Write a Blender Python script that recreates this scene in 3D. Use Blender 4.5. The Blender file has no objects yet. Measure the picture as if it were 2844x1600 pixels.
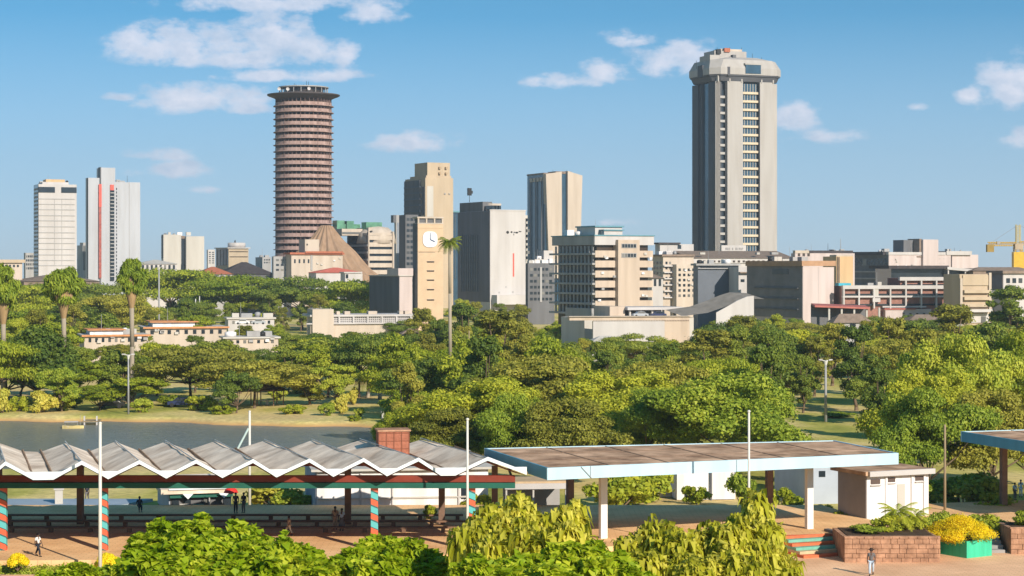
import bpy, bmesh, math, random
import numpy as np
from mathutils import Vector, Matrix
R = math.radians
PI = math.pi
random.seed(7)
C = bpy.context.scene
COL = C.collection
# ------------------------------------------------------------------ camera
FP, CX, HY, CZ = 4982.0, 1288.0, 670.0, 20.0      # focal length and horizon in units of a 2576 px wide picture, eye height
cam = bpy.data.cameras.new('camera'); camo = bpy.data.objects.new('camera', cam); COL.objects.link(camo)
cam.sensor_width = 36; cam.lens = 36 * FP / 2576; cam.shift_y = -54.5 / 2576
cam.clip_start = 1; cam.clip_end = 20000
camo.location = (0, 0, CZ); camo.rotation_euler = (R(90), 0, 0)
C.camera = camo
# ------------------------------------------------------------------ sun and sky
SUN_AZ, SUN_EL = 32.0, 26.0                        # to the right of straight behind the camera
sun = bpy.data.lights.new('sun', 'SUN'); suno = bpy.data.objects.new('sun', sun); COL.objects.link(suno)
sun.energy = 4.1; sun.angle = R(0.5); sun.color = (1.0, 0.90, 0.77)
sd = Vector((math.sin(R(SUN_AZ)) * math.cos(R(SUN_EL)), -math.cos(R(SUN_AZ)) * math.cos(R(SUN_EL)), math.sin(R(SUN_EL))))
suno.rotation_euler = sd.to_track_quat('Z', 'Y').to_euler()
suno.location = (0, 0, 300)
C.view_settings.view_transform = 'Standard'; C.view_settings.look = 'None'
C.view_settings.exposure = 0.62; C.view_settings.gamma = 1.0
try: C.view_settings.use_curve_mapping = False
except Exception: pass
C.cycles.max_bounces = 6; C.cycles.transparent_max_bounces = 6

world = bpy.data.worlds.new('World'); C.world = world; world.use_nodes = True
wn, wl = world.node_tree.nodes, world.node_tree.links
wn.clear()
def N(t, **k):
    n = wn.new(t)
    for a, b in k.items(): setattr(n, a, b)
    return n
def M(op, a, b=None, c=None, clamp=False):
    n = wn.new('ShaderNodeMath'); n.operation = op; n.use_clamp = clamp
    for i, v in enumerate((a, b, c)):
        if v is None: continue
        if isinstance(v, (int, float)): n.inputs[i].default_value = v
        else: wl.new(v, n.inputs[i])
    return n.outputs[0]
tc = N('ShaderNodeTexCoord'); sep = N('ShaderNodeSeparateXYZ'); wl.new(tc.outputs['Generated'], sep.inputs[0])
sx, sy, sz = sep.outputs
# the low sky is looked up higher in the model sky, so that its blue begins close above the horizon
comb = N('ShaderNodeCombineXYZ'); wl.new(sx, comb.inputs[0]); wl.new(sy, comb.inputs[1])
wl.new(M('MULTIPLY_ADD', sz, 2.3, 0.15), comb.inputs[2])
nrm = N('ShaderNodeVectorMath', operation='NORMALIZE'); wl.new(comb.outputs[0], nrm.inputs[0])
sky = N('ShaderNodeTexSky', sky_type='NISHITA'); sky.sun_disc = False
sky.sun_elevation = R(SUN_EL); sky.sun_rotation = R(180 - SUN_AZ)
sky.air_density = 1.0; sky.dust_density = 0.6; sky.ozone_density = 2.2; sky.altitude = 1600
wl.new(nrm.outputs[0], sky.inputs[0])
hs = N('ShaderNodeHueSaturation'); hs.inputs['Hue'].default_value = 0.476; hs.inputs['Saturation'].default_value = 1.22; hs.inputs['Value'].default_value = 1.12
wl.new(sky.outputs[0], hs.inputs['Color'])
air = N('ShaderNodeMix', data_type='RGBA')          # pale air low over the horizon
wl.new(M('SUBTRACT', 1.0, M('DIVIDE', M('MAXIMUM', sz, 0.0), 0.125), clamp=True), air.inputs['Factor'])
wl.new(hs.outputs[0], air.inputs['A']); air.inputs['B'].default_value = (2.95, 3.75, 4.35, 1)
ysafe = M('MAXIMUM', sy, 0.05)
U = M('MULTIPLY', M('DIVIDE', sx, ysafe), FP / 100)    # sideways and upward tangents, in hundredths of the focal unit
V = M('MULTIPLY', M('DIVIDE', sz, ysafe), FP / 100)
cv = N('ShaderNodeCombineXYZ'); wl.new(U, cv.inputs[0]); wl.new(V, cv.inputs[1])
def noise(scale, detail, rough, off=(0, 0, 0), sc=(1, 1, 1)):
    mp = N('ShaderNodeMapping'); mp.inputs['Location'].default_value = off; mp.inputs['Scale'].default_value = sc
    wl.new(cv.outputs[0], mp.inputs[0])
    n = N('ShaderNodeTexNoise'); n.inputs['Scale'].default_value = scale; n.inputs['Detail'].default_value = detail
    n.inputs['Roughness'].default_value = rough; wl.new(mp.outputs[0], n.inputs['Vector']); return n.outputs['Fac']
n1 = noise(1.35, 9, 0.62, sc=(0.75, 1.25, 1)); n2 = noise(0.55, 4, 0.5, off=(7, 3, 0), sc=(0.7, 1.5, 1))
clouds = [(400,118,145,56,.85),(560,112,120,44,.85),(672,92,85,66,.9),(790,128,90,46,.8),(600,150,250,34,.8),(865,130,50,40,.65),(730,192,175,20,.8),
 (500,252,150,38,.9),(300,245,70,16,.5),(630,275,70,20,.6),(680,8,230,32,.85),(930,35,85,34,.75),(395,392,90,22,.6),(440,430,130,26,.6),
 (512,478,48,14,.5),(1035,362,105,30,.85),(1430,208,90,24,.8),(1525,185,62,36,.7),(1585,100,85,26,.55),(1690,160,110,44,.8),(1730,135,70,32,.9),
 (1995,305,60,46,.8),(2070,345,95,26,.55),(2550,215,85,62,1.1),(2440,240,36,26,.9),(2570,350,62,30,.9),(2318,270,38,14,.5),(1560,560,60,14,.4)]
mask = None; shade = None
for (x, y, a, b, s) in clouds:
    u = M('MULTIPLY', M('SUBTRACT', U, (x - CX) / 100), 100 / (a * 1.12)); v0 = M('MULTIPLY', M('SUBTRACT', V, (HY - y) / 100), 100 / (b * 1.12))
    v = M('MAXIMUM', v0, M('MULTIPLY', v0, -1.45))                 # flatter undersides
    d = M('SUBTRACT', s, M('POWER', M('ADD', M('MULTIPLY', u, u), M('MULTIPLY', v, v)), 0.75))
    mask = d if mask is None else M('SMOOTH_MAX', mask, d, 0.25)
tot = M('ADD', mask, M('MULTIPLY_ADD', n1, 3.9, -1.70))
mr = N('ShaderNodeMapRange', interpolation_type='SMOOTHSTEP'); wl.new(tot, mr.inputs[0])
mr.inputs['From Min'].default_value = -0.15; mr.inputs['From Max'].default_value = 0.95; mr.inputs['To Max'].default_value = 0.88
front = M('GREATER_THAN', sy, 0.06)
fac = M('MULTIPLY', mr.outputs[0], front)
n3 = noise(1.35, 9, 0.62, off=(-0.10, -0.20, 0), sc=(0.75, 1.25, 1))          # the same puffs sampled a little lower, for their lit tops
lit = M('MULTIPLY_ADD', M('SUBTRACT', n3, n1), 2.6, M('MULTIPLY_ADD', n2, 1.3, -0.12), clamp=True)
cc = N('ShaderNodeMix', data_type='RGBA'); wl.new(lit, cc.inputs['Factor'])
cc.inputs['A'].default_value = (3.3, 3.9, 4.9, 1); cc.inputs['B'].default_value = (5.2, 5.2, 5.8, 1)
mx = N('ShaderNodeMix', data_type='RGBA'); wl.new(fac, mx.inputs['Factor']); wl.new(air.outputs['Result'], mx.inputs['A']); wl.new(cc.outputs['Result'], mx.inputs['B'])
bg = N('ShaderNodeBackground'); bg.inputs['Strength'].default_value = 0.115
wl.new(mx.outputs['Result'], bg.inputs[0])
wo = N('ShaderNodeOutputWorld'); wl.new(bg.outputs[0], wo.inputs[0])

# ------------------------------------------------------------------ materials
MATS = {}
def mat(name, rgb, rough=0.8, var=0.12, scale=0.6, streak=False, bump=0.0, metal=0.0, spec=0.3, rgb2=None, detail=5, bscale=None, coord='Object', joints=0):
    if name in MATS: return MATS[name]
    m = bpy.data.materials.new(name); m.use_nodes = True; MATS[name] = m
    nt = m.node_tree; p = nt.nodes['Principled BSDF']
    p.inputs['Roughness'].default_value = rough; p.inputs['Metallic'].default_value = metal
    p.inputs['Specular IOR Level'].default_value = spec if rough < .78 else 0.03
    t = nt.nodes.new('ShaderNodeTexCoord'); mp = nt.nodes.new('ShaderNodeMapping')
    mp.inputs['Scale'].default_value = (1, 1, 0.12) if streak else (1, 1, 1)
    nt.links.new(t.outputs[coord], mp.inputs[0])
    n = nt.nodes.new('ShaderNodeTexNoise'); n.inputs['Scale'].default_value = scale; n.inputs['Detail'].default_value = detail
    n.inputs['Roughness'].default_value = 0.6
    nt.links.new(mp.outputs[0], n.inputs['Vector'])
    r = nt.nodes.new('ShaderNodeValToRGB'); e = r.color_ramp.elements
    e[0].position = 0.32; e[1].position = 0.68
    if rgb2 is None: rgb2 = rgb
    e[0].color = tuple(max(0, c * (1 - var)) for c in rgb2) + (1,); e[1].color = tuple(min(1, c * (1 + var)) for c in rgb) + (1,)
    nt.links.new(n.outputs['Fac'], r.inputs[0]); nt.links.new(r.outputs[0], p.inputs['Base Color'])
    if streak or joints:                               # rain streaks down a wall, or the joints of a paving
        mu = nt.nodes.new('ShaderNodeMix'); mu.data_type = 'RGBA'; mu.blend_type = 'MULTIPLY'; mu.inputs['Factor'].default_value = 1
        r3 = nt.nodes.new('ShaderNodeValToRGB'); e3 = r3.color_ramp.elements
        if joints:
            q = nt.nodes.new('ShaderNodeTexBrick'); q.inputs['Scale'].default_value = joints; q.inputs['Mortar Size'].default_value = .018; q.inputs['Color1'].default_value = (.93, .93, .93, 1); q.inputs['Color2'].default_value = (1, 1, 1, 1); q.inputs['Mortar'].default_value = (.78, .76, .74, 1)
            nt.links.new(t.outputs['Object'], q.inputs['Vector']); e3[0].color = (0, 0, 0, 1); e3[1].color = (1, 1, 1, 1); src = q.outputs['Color']
        else:
            m3 = nt.nodes.new('ShaderNodeMapping'); m3.inputs['Scale'].default_value = (1, 1, .10); nt.links.new(t.outputs['Object'], m3.inputs[0])
            q = nt.nodes.new('ShaderNodeTexNoise'); q.inputs['Scale'].default_value = max(.35, scale * 2); q.inputs['Detail'].default_value = 4; nt.links.new(m3.outputs[0], q.inputs['Vector'])
            e3[0].position = .35; e3[0].color = (.91, .90, .885, 1); e3[1].position = .6; e3[1].color = (1, 1, 1, 1); src = q.outputs['Fac']
        nt.links.new(src, r3.inputs[0]); nt.links.new(r.outputs[0], mu.inputs['A']); nt.links.new(r3.outputs[0], mu.inputs['B']); nt.links.new(mu.outputs['Result'], p.inputs['Base Color'])
    if bump:
        n2 = nt.nodes.new('ShaderNodeTexNoise'); n2.inputs['Scale'].default_value = bscale or scale * 4; n2.inputs['Detail'].default_value = 6
        nt.links.new(t.outputs['Object'], n2.inputs['Vector'])
        b = nt.nodes.new('ShaderNodeBump'); b.inputs['Strength'].default_value = bump; b.inputs['Distance'].default_value = 0.05
        nt.links.new(n2.outputs['Fac'], b.inputs['Height']); nt.links.new(b.outputs[0], p.inputs['Normal'])
    return m
def vary(m, light, share=.7):
    """some panes stand open or have blinds down: a lighter tint picked per window"""
    nt = m.node_tree; p = nt.nodes['Principled BSDF']; src = p.inputs['Base Color'].links[0].from_socket
    oi = nt.nodes.new('ShaderNodeObjectInfo'); r = nt.nodes.new('ShaderNodeValToRGB'); e = r.color_ramp.elements
    e[0].position = share; e[0].color = (0, 0, 0, 1); e[1].position = 1; e[1].color = (1, 1, 1, 1)
    nt.links.new(oi.outputs['Random'], r.inputs[0]); mx_ = nt.nodes.new('ShaderNodeMix'); mx_.data_type = 'RGBA'
    nt.links.new(r.outputs[0], mx_.inputs['Factor']); nt.links.new(src, mx_.inputs['A']); mx_.inputs['B'].default_value = light + (1,)
    nt.links.new(mx_.outputs['Result'], p.inputs['Base Color']); return m
def leafmat(name, a, b, c, trans=0.34, patch=0.35):
    """leaves: colour differs from leaf to leaf, from bough to bough and from tree to tree"""
    m = bpy.data.materials.new(name); m.use_nodes = True; MATS[name] = m
    nt = m.node_tree; L = nt.links.new; p = nt.nodes['Principled BSDF']
    p.inputs['Roughness'].default_value = 0.55; p.inputs['Specular IOR Level'].default_value = 0.25
    g = nt.nodes.new('ShaderNodeNewGeometry'); oi = nt.nodes.new('ShaderNodeObjectInfo'); t = nt.nodes.new('ShaderNodeTexCoord')
    n = nt.nodes.new('ShaderNodeTexNoise'); n.inputs['Scale'].default_value = patch; n.inputs['Detail'].default_value = 2; L(t.outputs['Object'], n.inputs['Vector'])
    def mth(op, x, y, z=None):
        q = nt.nodes.new('ShaderNodeMath'); q.operation = op
        for i, v in enumerate((x, y, z)):
            if v is None: continue
            if isinstance(v, (int, float)): q.inputs[i].default_value = v
            else: L(v, q.inputs[i])
        return q.outputs[0]
    f = mth('ADD', mth('MULTIPLY', g.outputs['Random Per Island'], 0.35), mth('ADD', mth('MULTIPLY', n.outputs['Fac'], 0.75), mth('MULTIPLY', oi.outputs['Random'], 0.45 if patch < .8 else 0.08)))
    f = mth('SUBTRACT', f, 0.22 if patch < .8 else 0.0)
    r = nt.nodes.new('ShaderNodeValToRGB'); e = r.color_ramp.elements
    e[0].position = 0.15; e[0].color = a + (1,); e[1].position = 0.85; e[1].color = c + (1,)
    k = r.color_ramp.elements.new(0.5); k.color = b + (1,)
    L(f, r.inputs[0]); L(r.outputs[0], p.inputs['Base Color'])
    tr = nt.nodes.new('ShaderNodeBsdfTranslucent'); L(r.outputs[0], tr.inputs[0])
    mxs = nt.nodes.new('ShaderNodeMixShader'); mxs.inputs[0].default_value = trans
    L(p.outputs[0], mxs.inputs[1]); L(tr.outputs[0], mxs.inputs[2]); L(mxs.outputs[0], nt.nodes['Material Output'].inputs[0])
    return m

# ------------------------------------------------------------------ object helpers
def tag(o, label=None, cat=None, group=None, kind=None):
    if label: o['label'] = label
    if cat: o['category'] = cat
    if group: o['group'] = group
    if kind: o['kind'] = kind
    return o
def empty(name, loc=(0, 0, 0), rz=0.0):
    o = bpy.data.objects.new(name, None); COL.objects.link(o); o.location = loc; o.rotation_euler = (0, 0, rz)
    o.empty_display_size = 0.5
    return o
def link(name, me, m, parent=None, loc=None, rz=None):
    o = bpy.data.objects.new(name, me); COL.objects.link(o)
    if m is not None and not me.materials: me.materials.append(m)
    if parent: o.parent = parent
    if loc is not None: o.location = loc
    if rz is not None: o.rotation_euler = (0, 0, rz)
    return o
class MB:
    def __init__(s): s.v = []; s.f = []
    def add(s, vs, fs):
        k = len(s.v); s.v += [tuple(v) for v in vs]; s.f += [tuple(i + k for i in f) for f in fs]; return s
    def box(s, x0, x1, y0, y1, z0, z1):
        if x0 > x1: x0, x1 = x1, x0
        if y0 > y1: y0, y1 = y1, y0
        if z0 > z1: z0, z1 = z1, z0
        return s.add([(x0,y0,z0),(x1,y0,z0),(x1,y1,z0),(x0,y1,z0),(x0,y0,z1),(x1,y0,z1),(x1,y1,z1),(x0,y1,z1)],
            [(0,3,2,1),(4,5,6,7),(0,1,5,4),(1,2,6,5),(2,3,7,6),(3,0,4,7)])
    def prism(s, pts, z0, z1, pts2=None):
        n = len(pts); q = pts2 or pts
        s.add([(x, y, z0) for x, y in pts] + [(x, y, z1) for x, y in q],
            [tuple(range(n - 1, -1, -1)), tuple(range(n, 2 * n))] + [(i, (i + 1) % n, n + (i + 1) % n, n + i) for i in range(n)])
        return s
    def lathe(s, prof, n=48, c=(0, 0), wob=None, cap=True):
        vs = []; fs = []
        for (r, z) in prof:
            for i in range(n):
                a = 2 * PI * i / n; rr = r * (1 + (wob(i, z) if wob else 0)); vs.append((c[0] + rr * math.cos(a), c[1] + rr * math.sin(a), z))
        for j in range(len(prof) - 1):
            for i in range(n):
                a, b = j * n + i, j * n + (i + 1) % n; fs.append((a, b, b + n, a + n))
        if cap: fs += [tuple(range(n - 1, -1, -1)), tuple((len(prof) - 1) * n + i for i in range(n))]
        return s.add(vs, fs)
    def bar(s, a, b, r, r2=None, n=8):
        a, b = Vector(a), Vector(b); d = b - a
        if d.length < 1e-6: return s
        r2 = r if r2 is None else r2
        q = d.to_track_quat('Z', 'Y'); vs = []
        for (p, rr) in ((a, r), (b, r2)):
            for i in range(n):
                t = 2 * PI * i / n; vs.append(p + q @ Vector((rr * math.cos(t), rr * math.sin(t), 0)))
        return s.add(vs, [(i, (i + 1) % n, n + (i + 1) % n, n + i) for i in range(n)] + [tuple(range(n - 1, -1, -1)), tuple(range(n, 2 * n))])
    def limb(s, pts, rads, n=7):
        for i in range(len(pts) - 1): s.bar(pts[i], pts[i + 1], rads[i], rads[i + 1], n)
        return s
    def blob(s, c, r, n=8, m=5):
        vs = []; fs = []
        for j in range(1, m):
            ph = PI * j / m
            for i in range(n):
                t = 2 * PI * i / n; vs.append((c[0] + r[0] * math.sin(ph) * math.cos(t), c[1] + r[1] * math.sin(ph) * math.sin(t), c[2] + r[2] * math.cos(ph)))
        vs += [(c[0], c[1], c[2] + r[2]), (c[0], c[1], c[2] - r[2])]; T = len(vs) - 2
        for j in range(m - 2):
            for i in range(n):
                a, b = j * n + i, j * n + (i + 1) % n; fs.append((a, a + n, b + n, b))
        for i in range(n):
            fs.append((T, i, (i + 1) % n)); fs.append((T + 1, (m - 2) * n + (i + 1) % n, (m - 2) * n + i))
        return s.add(vs, fs)
    def mesh(s, name):
        me = bpy.data.meshes.new(name); me.from_pydata(s.v, [], s.f); me.update(); return me
    def build(s, name, m, parent=None, smooth=False, loc=None, rz=None, bevel=0):
        me = s.mesh(name)
        if smooth: me.polygons.foreach_set('use_smooth', [True] * len(me.polygons))
        o = link(name, me, m, parent, loc, rz)
        if bevel:
            b = o.modifiers.new('bevel', 'BEVEL'); b.width = bevel; b.segments = 2; b.limit_method = 'ANGLE'
        return o
def X(x, D): return (x - CX) * D / FP
def Z(y, D): return CZ - (y - HY) * D / FP
def Dg(y, z=0.0): return (CZ - z) * FP / (y - HY)          # distance at which ground of height z shows at row y
def copy_tree(o, loc, rz=0.0, sc=(1, 1, 1), label=None, group=None, first=[]):
    r = o.copy(); COL.objects.link(r); r.location = loc; r.rotation_euler = (0, 0, rz); r.scale = sc
    if label: r['label'] = label
    if group: r['group'] = group
    elif 'group' in r: del r['group']
    for ch in o.children:
        c = ch.copy(); COL.objects.link(c); c.parent = r
        for g in ch.children:
            d = g.copy(); COL.objects.link(d); d.parent = c
    return r

# ------------------------------------------------------------------ terrain
PROF = [(-400, 17.5), (0, 17.5), (10, 16.5), (55, 7.5), (100, 0.8), (110, -1.3), (160, -1.3), (168, -1.5), (190, -1.7), (215, -2.2), (300, -2.3), (1000, -2.5), (9000, -2.5)]
def shore(x):                                                # far bank of the lake
    return 293 - max(0, (x + 62)) * 0.30 + 1.2 * math.sin(x * 0.21) + 0.8 * math.sin(x * 0.5 + 1)
def tz(x, y):
    for (a, za), (b, zb) in zip(PROF, PROF[1:]):
        if y <= b: z = za + (zb - za) * (y - a) / (b - a); break
    else: z = -2.5
    xr = -13 + 2 * math.sin(y * 0.1)
    e = min(y - (222 + 1.5 * math.sin(x * 0.13)), shore(x) - y, xr - x, x + 175)
    if e > -3: t = min(1, max(0, (e + 3) / 5)); t = t * t * (3 - 2 * t); z = z + (-4.4 - z) * t
    if y > 180: z += 0.12 * math.sin(x * 0.09 + y * 0.05) * (1 if e < -3 else 0)
    return z
def build_ground():
    ys = [-400, -60, 0, 10, 25, 40, 55, 70, 85, 95] + list(range(100, 120, 4)) + list(np.arange(120, 216, 3.0)) + list(np.arange(217, 306, 1.5)) + \
         list(range(308, 420, 8)) + list(range(430, 900, 40)) + [950, 1100, 1300, 1700, 2500, 3500]
    xs = [-2600, -1200, -600, -400, -300, -240, -200] + list(np.arange(-178, -6, 2.5)) + list(range(-5, 90, 5)) + [100, 120, 150, 200, 300, 450, 700, 1400, 2600]
    vs = [(x, y, tz(x, y)) for y in ys for x in xs]; nx = len(xs)
    fs = [(j * nx + i, j * nx + i + 1, (j + 1) * nx + i + 1, (j + 1) * nx + i) for j in range(len(ys) - 1) for i in range(nx - 1)]
    me = bpy.data.meshes.new('ground'); me.from_pydata(vs, [], fs); me.update()
    me.polygons.foreach_set('use_smooth', [True] * len(me.polygons))
    m = bpy.data.materials.new('parkland'); m.use_nodes = True; nt = m.node_tree; L = nt.links.new; p = nt.nodes['Principled BSDF']
    p.inputs['Roughness'].default_value = 0.95; p.inputs['Specular IOR Level'].default_value = 0.1
    t = nt.nodes.new('ShaderNodeTexCoord')
    def nz(s, d, sc=(1, 1, 1)):
        mp = nt.nodes.new('ShaderNodeMapping'); mp.inputs['Scale'].default_value = sc; L(t.outputs['Object'], mp.inputs[0])
        n = nt.nodes.new('ShaderNodeTexNoise'); n.inputs['Scale'].default_value = s; n.inputs['Detail'].default_value = d; L(mp.outputs[0], n.inputs['Vector']); return n.outputs['Fac']
    def ramp(f, cols):
        r = nt.nodes.new('ShaderNodeValToRGB'); e = r.color_ramp.elements
        e[0].position, e[0].color = cols[0][0], cols[0][1] + (1,); e[1].position, e[1].color = cols[-1][0], cols[-1][1] + (1,)
        for q in cols[1:-1]:
            k = e.new(q[0]); k.color = q[1] + (1,)
        L(f, r.inputs[0]); return r.outputs[0]
    grass = ramp(nz(0.06, 6, (1, .5, 1)), [(0.30, (.24, .28, .05)), (0.42, (.46, .43, .10)), (0.54, (.72, .58, .24)), (0.75, (.62, .43, .20))])
    fine = ramp(nz(1.3, 6), [(0.3, (.62, .62, .6)), (0.7, (1.15, 1.12, 1.1))])
    mu = nt.nodes.new('ShaderNodeMix'); mu.data_type = 'RGBA'; mu.blend_type = 'MULTIPLY'; mu.inputs['Factor'].default_value = 0.85
    L(grass, mu.inputs['A']); L(fine, mu.inputs['B'])
    # bare earth along the water's edge, where the bank dips
    sp = nt.nodes.new('ShaderNodeSeparateXYZ'); L(t.outputs['Object'], sp.inputs[0])
    mr = nt.nodes.new('ShaderNodeMapRange'); mr.inputs['From Min'].default_value = -2.45; mr.inputs['From Max'].default_value = -2.95; L(sp.outputs[2], mr.inputs[0])
    m2 = nt.nodes.new('ShaderNodeMix'); m2.data_type = 'RGBA'; L(mr.outputs[0], m2.inputs['Factor']); L(mu.outputs['Result'], m2.inputs['A']); m2.inputs['B'].default_value = (.52, .30, .12, 1)
    L(m2.outputs['Result'], p.inputs['Base Color'])
    tag(link('ground', me, m), kind='structure')
    w = bpy.data.materials.new('lake_water'); w.use_nodes = True; nt = w.node_tree; p = nt.nodes['Principled BSDF']; L = nt.links.new
    p.inputs['Base Color'].default_value = (.17, .185, .165, 1); p.inputs['Roughness'].default_value = 0.25; p.inputs['IOR'].default_value = 1.33
    t = nt.nodes.new('ShaderNodeTexCoord'); mp = nt.nodes.new('ShaderNodeMapping'); mp.inputs['Scale'].default_value = (.6, 1.6, 1); L(t.outputs['Object'], mp.inputs[0])
    n = nt.nodes.new('ShaderNodeTexNoise'); n.inputs['Scale'].default_value = 1.2; n.inputs['Detail'].default_value = 5; L(mp.outputs[0], n.inputs['Vector'])
    b = nt.nodes.new('ShaderNodeBump'); b.inputs['Strength'].default_value = 1.0; b.inputs['Distance'].default_value = 0.7; L(n.outputs['Fac'], b.inputs['Height']); L(b.outputs[0], p.inputs['Normal'])
    tag(MB().add([(-180, 219, -3), (-8, 219, -3), (-8, 297, -3), (-180, 297, -3)], [(0, 1, 2, 3)]).build('lake_water', w), kind='structure')
build_ground()

# ------------------------------------------------------------------ building materials
white = mat('white_render', (0.497, 0.468, 0.451), .7, .07, .15, True)
white2 = mat('silver_cladding', (0.414, 0.423, 0.451), .5, .07, .05, True)
cream = mat('cream_render', (0.515, 0.437, 0.359), .8, .07, .2, True)
beige = mat('beige_stone', (0.481, 0.381, 0.269), .8, .07, .15, True)
ochre = mat('ochre_render', (0.607, 0.414, 0.230), .8, .07, .2, True)
pale = mat('pale_concrete', (0.506, 0.478, 0.432), .8, .07, .12, True)
greyc = mat('grey_concrete', (.36, .35, .34), .85, .1, .2, True)
darkc = mat('dark_concrete_and_shade', (0.149, 0.149, 0.155), .8, .12, .2, True)
pinkw = mat('pink_white_render', (0.534, 0.451, 0.428), .8, .07, .2, True)
clock_stone = mat('clock_tower_stone', (.56, .41, .27), .8, .07, .3, False)
glass = mat('dark_glass', (.022, .03, .038), .12, .25, .35, spec=.6)
vary(glass, (.22, .21, .19))
dullred = mat('faded_red_paint', (.42, .13, .10), .6, .15, .5)
glassb = mat('blue_glass', (.03, .07, .11), .12, .2, .2, spec=.7)
glassg = mat('green_glass', (.10, .24, .15), .2, .4, .3, spec=.6)
glassbrown = mat('bronze_glass', (.05, .035, .025), .25, .4, .4, spec=.5)
redp = mat('red_paint', (.62, .10, .07), .5, .1, .5)
rooft = mat('clay_tile_roof', (.40, .14, .08), .85, .2, 1.5)
roofb = mat('brown_roof', (.24, .18, .14), .9, .2, .6)
roofd = mat('dark_roof', (.07, .06, .06), .9, .25, .5)
wash = mat('whitewash', (.80, .78, .78), .75, .06, .6, True, rgb2=(.70, .67, .65))
tealp = mat('teal_paint', (.12, .27, .32), .6, .1, .3)
kband = mat('terracotta_band', (.42, .30, .265), .85, .10, .35, True, rgb2=(.33, .225, .195))
kbrown = mat('auditorium_concrete', (.34, .225, .145), .85, .12, .25, True)
brickm = mat('brick_red_panel', (.31, .16, .125), .9, .18, 1.2)
steel = mat('grey_steel', (.30, .30, .30), .5, .1, .5)
blackm = mat('black_metal', (.02, .02, .02), .6, .1, .5)
yellowp = mat('yellow_paint', (.62, .38, .03), .5, .12, .6)

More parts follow.
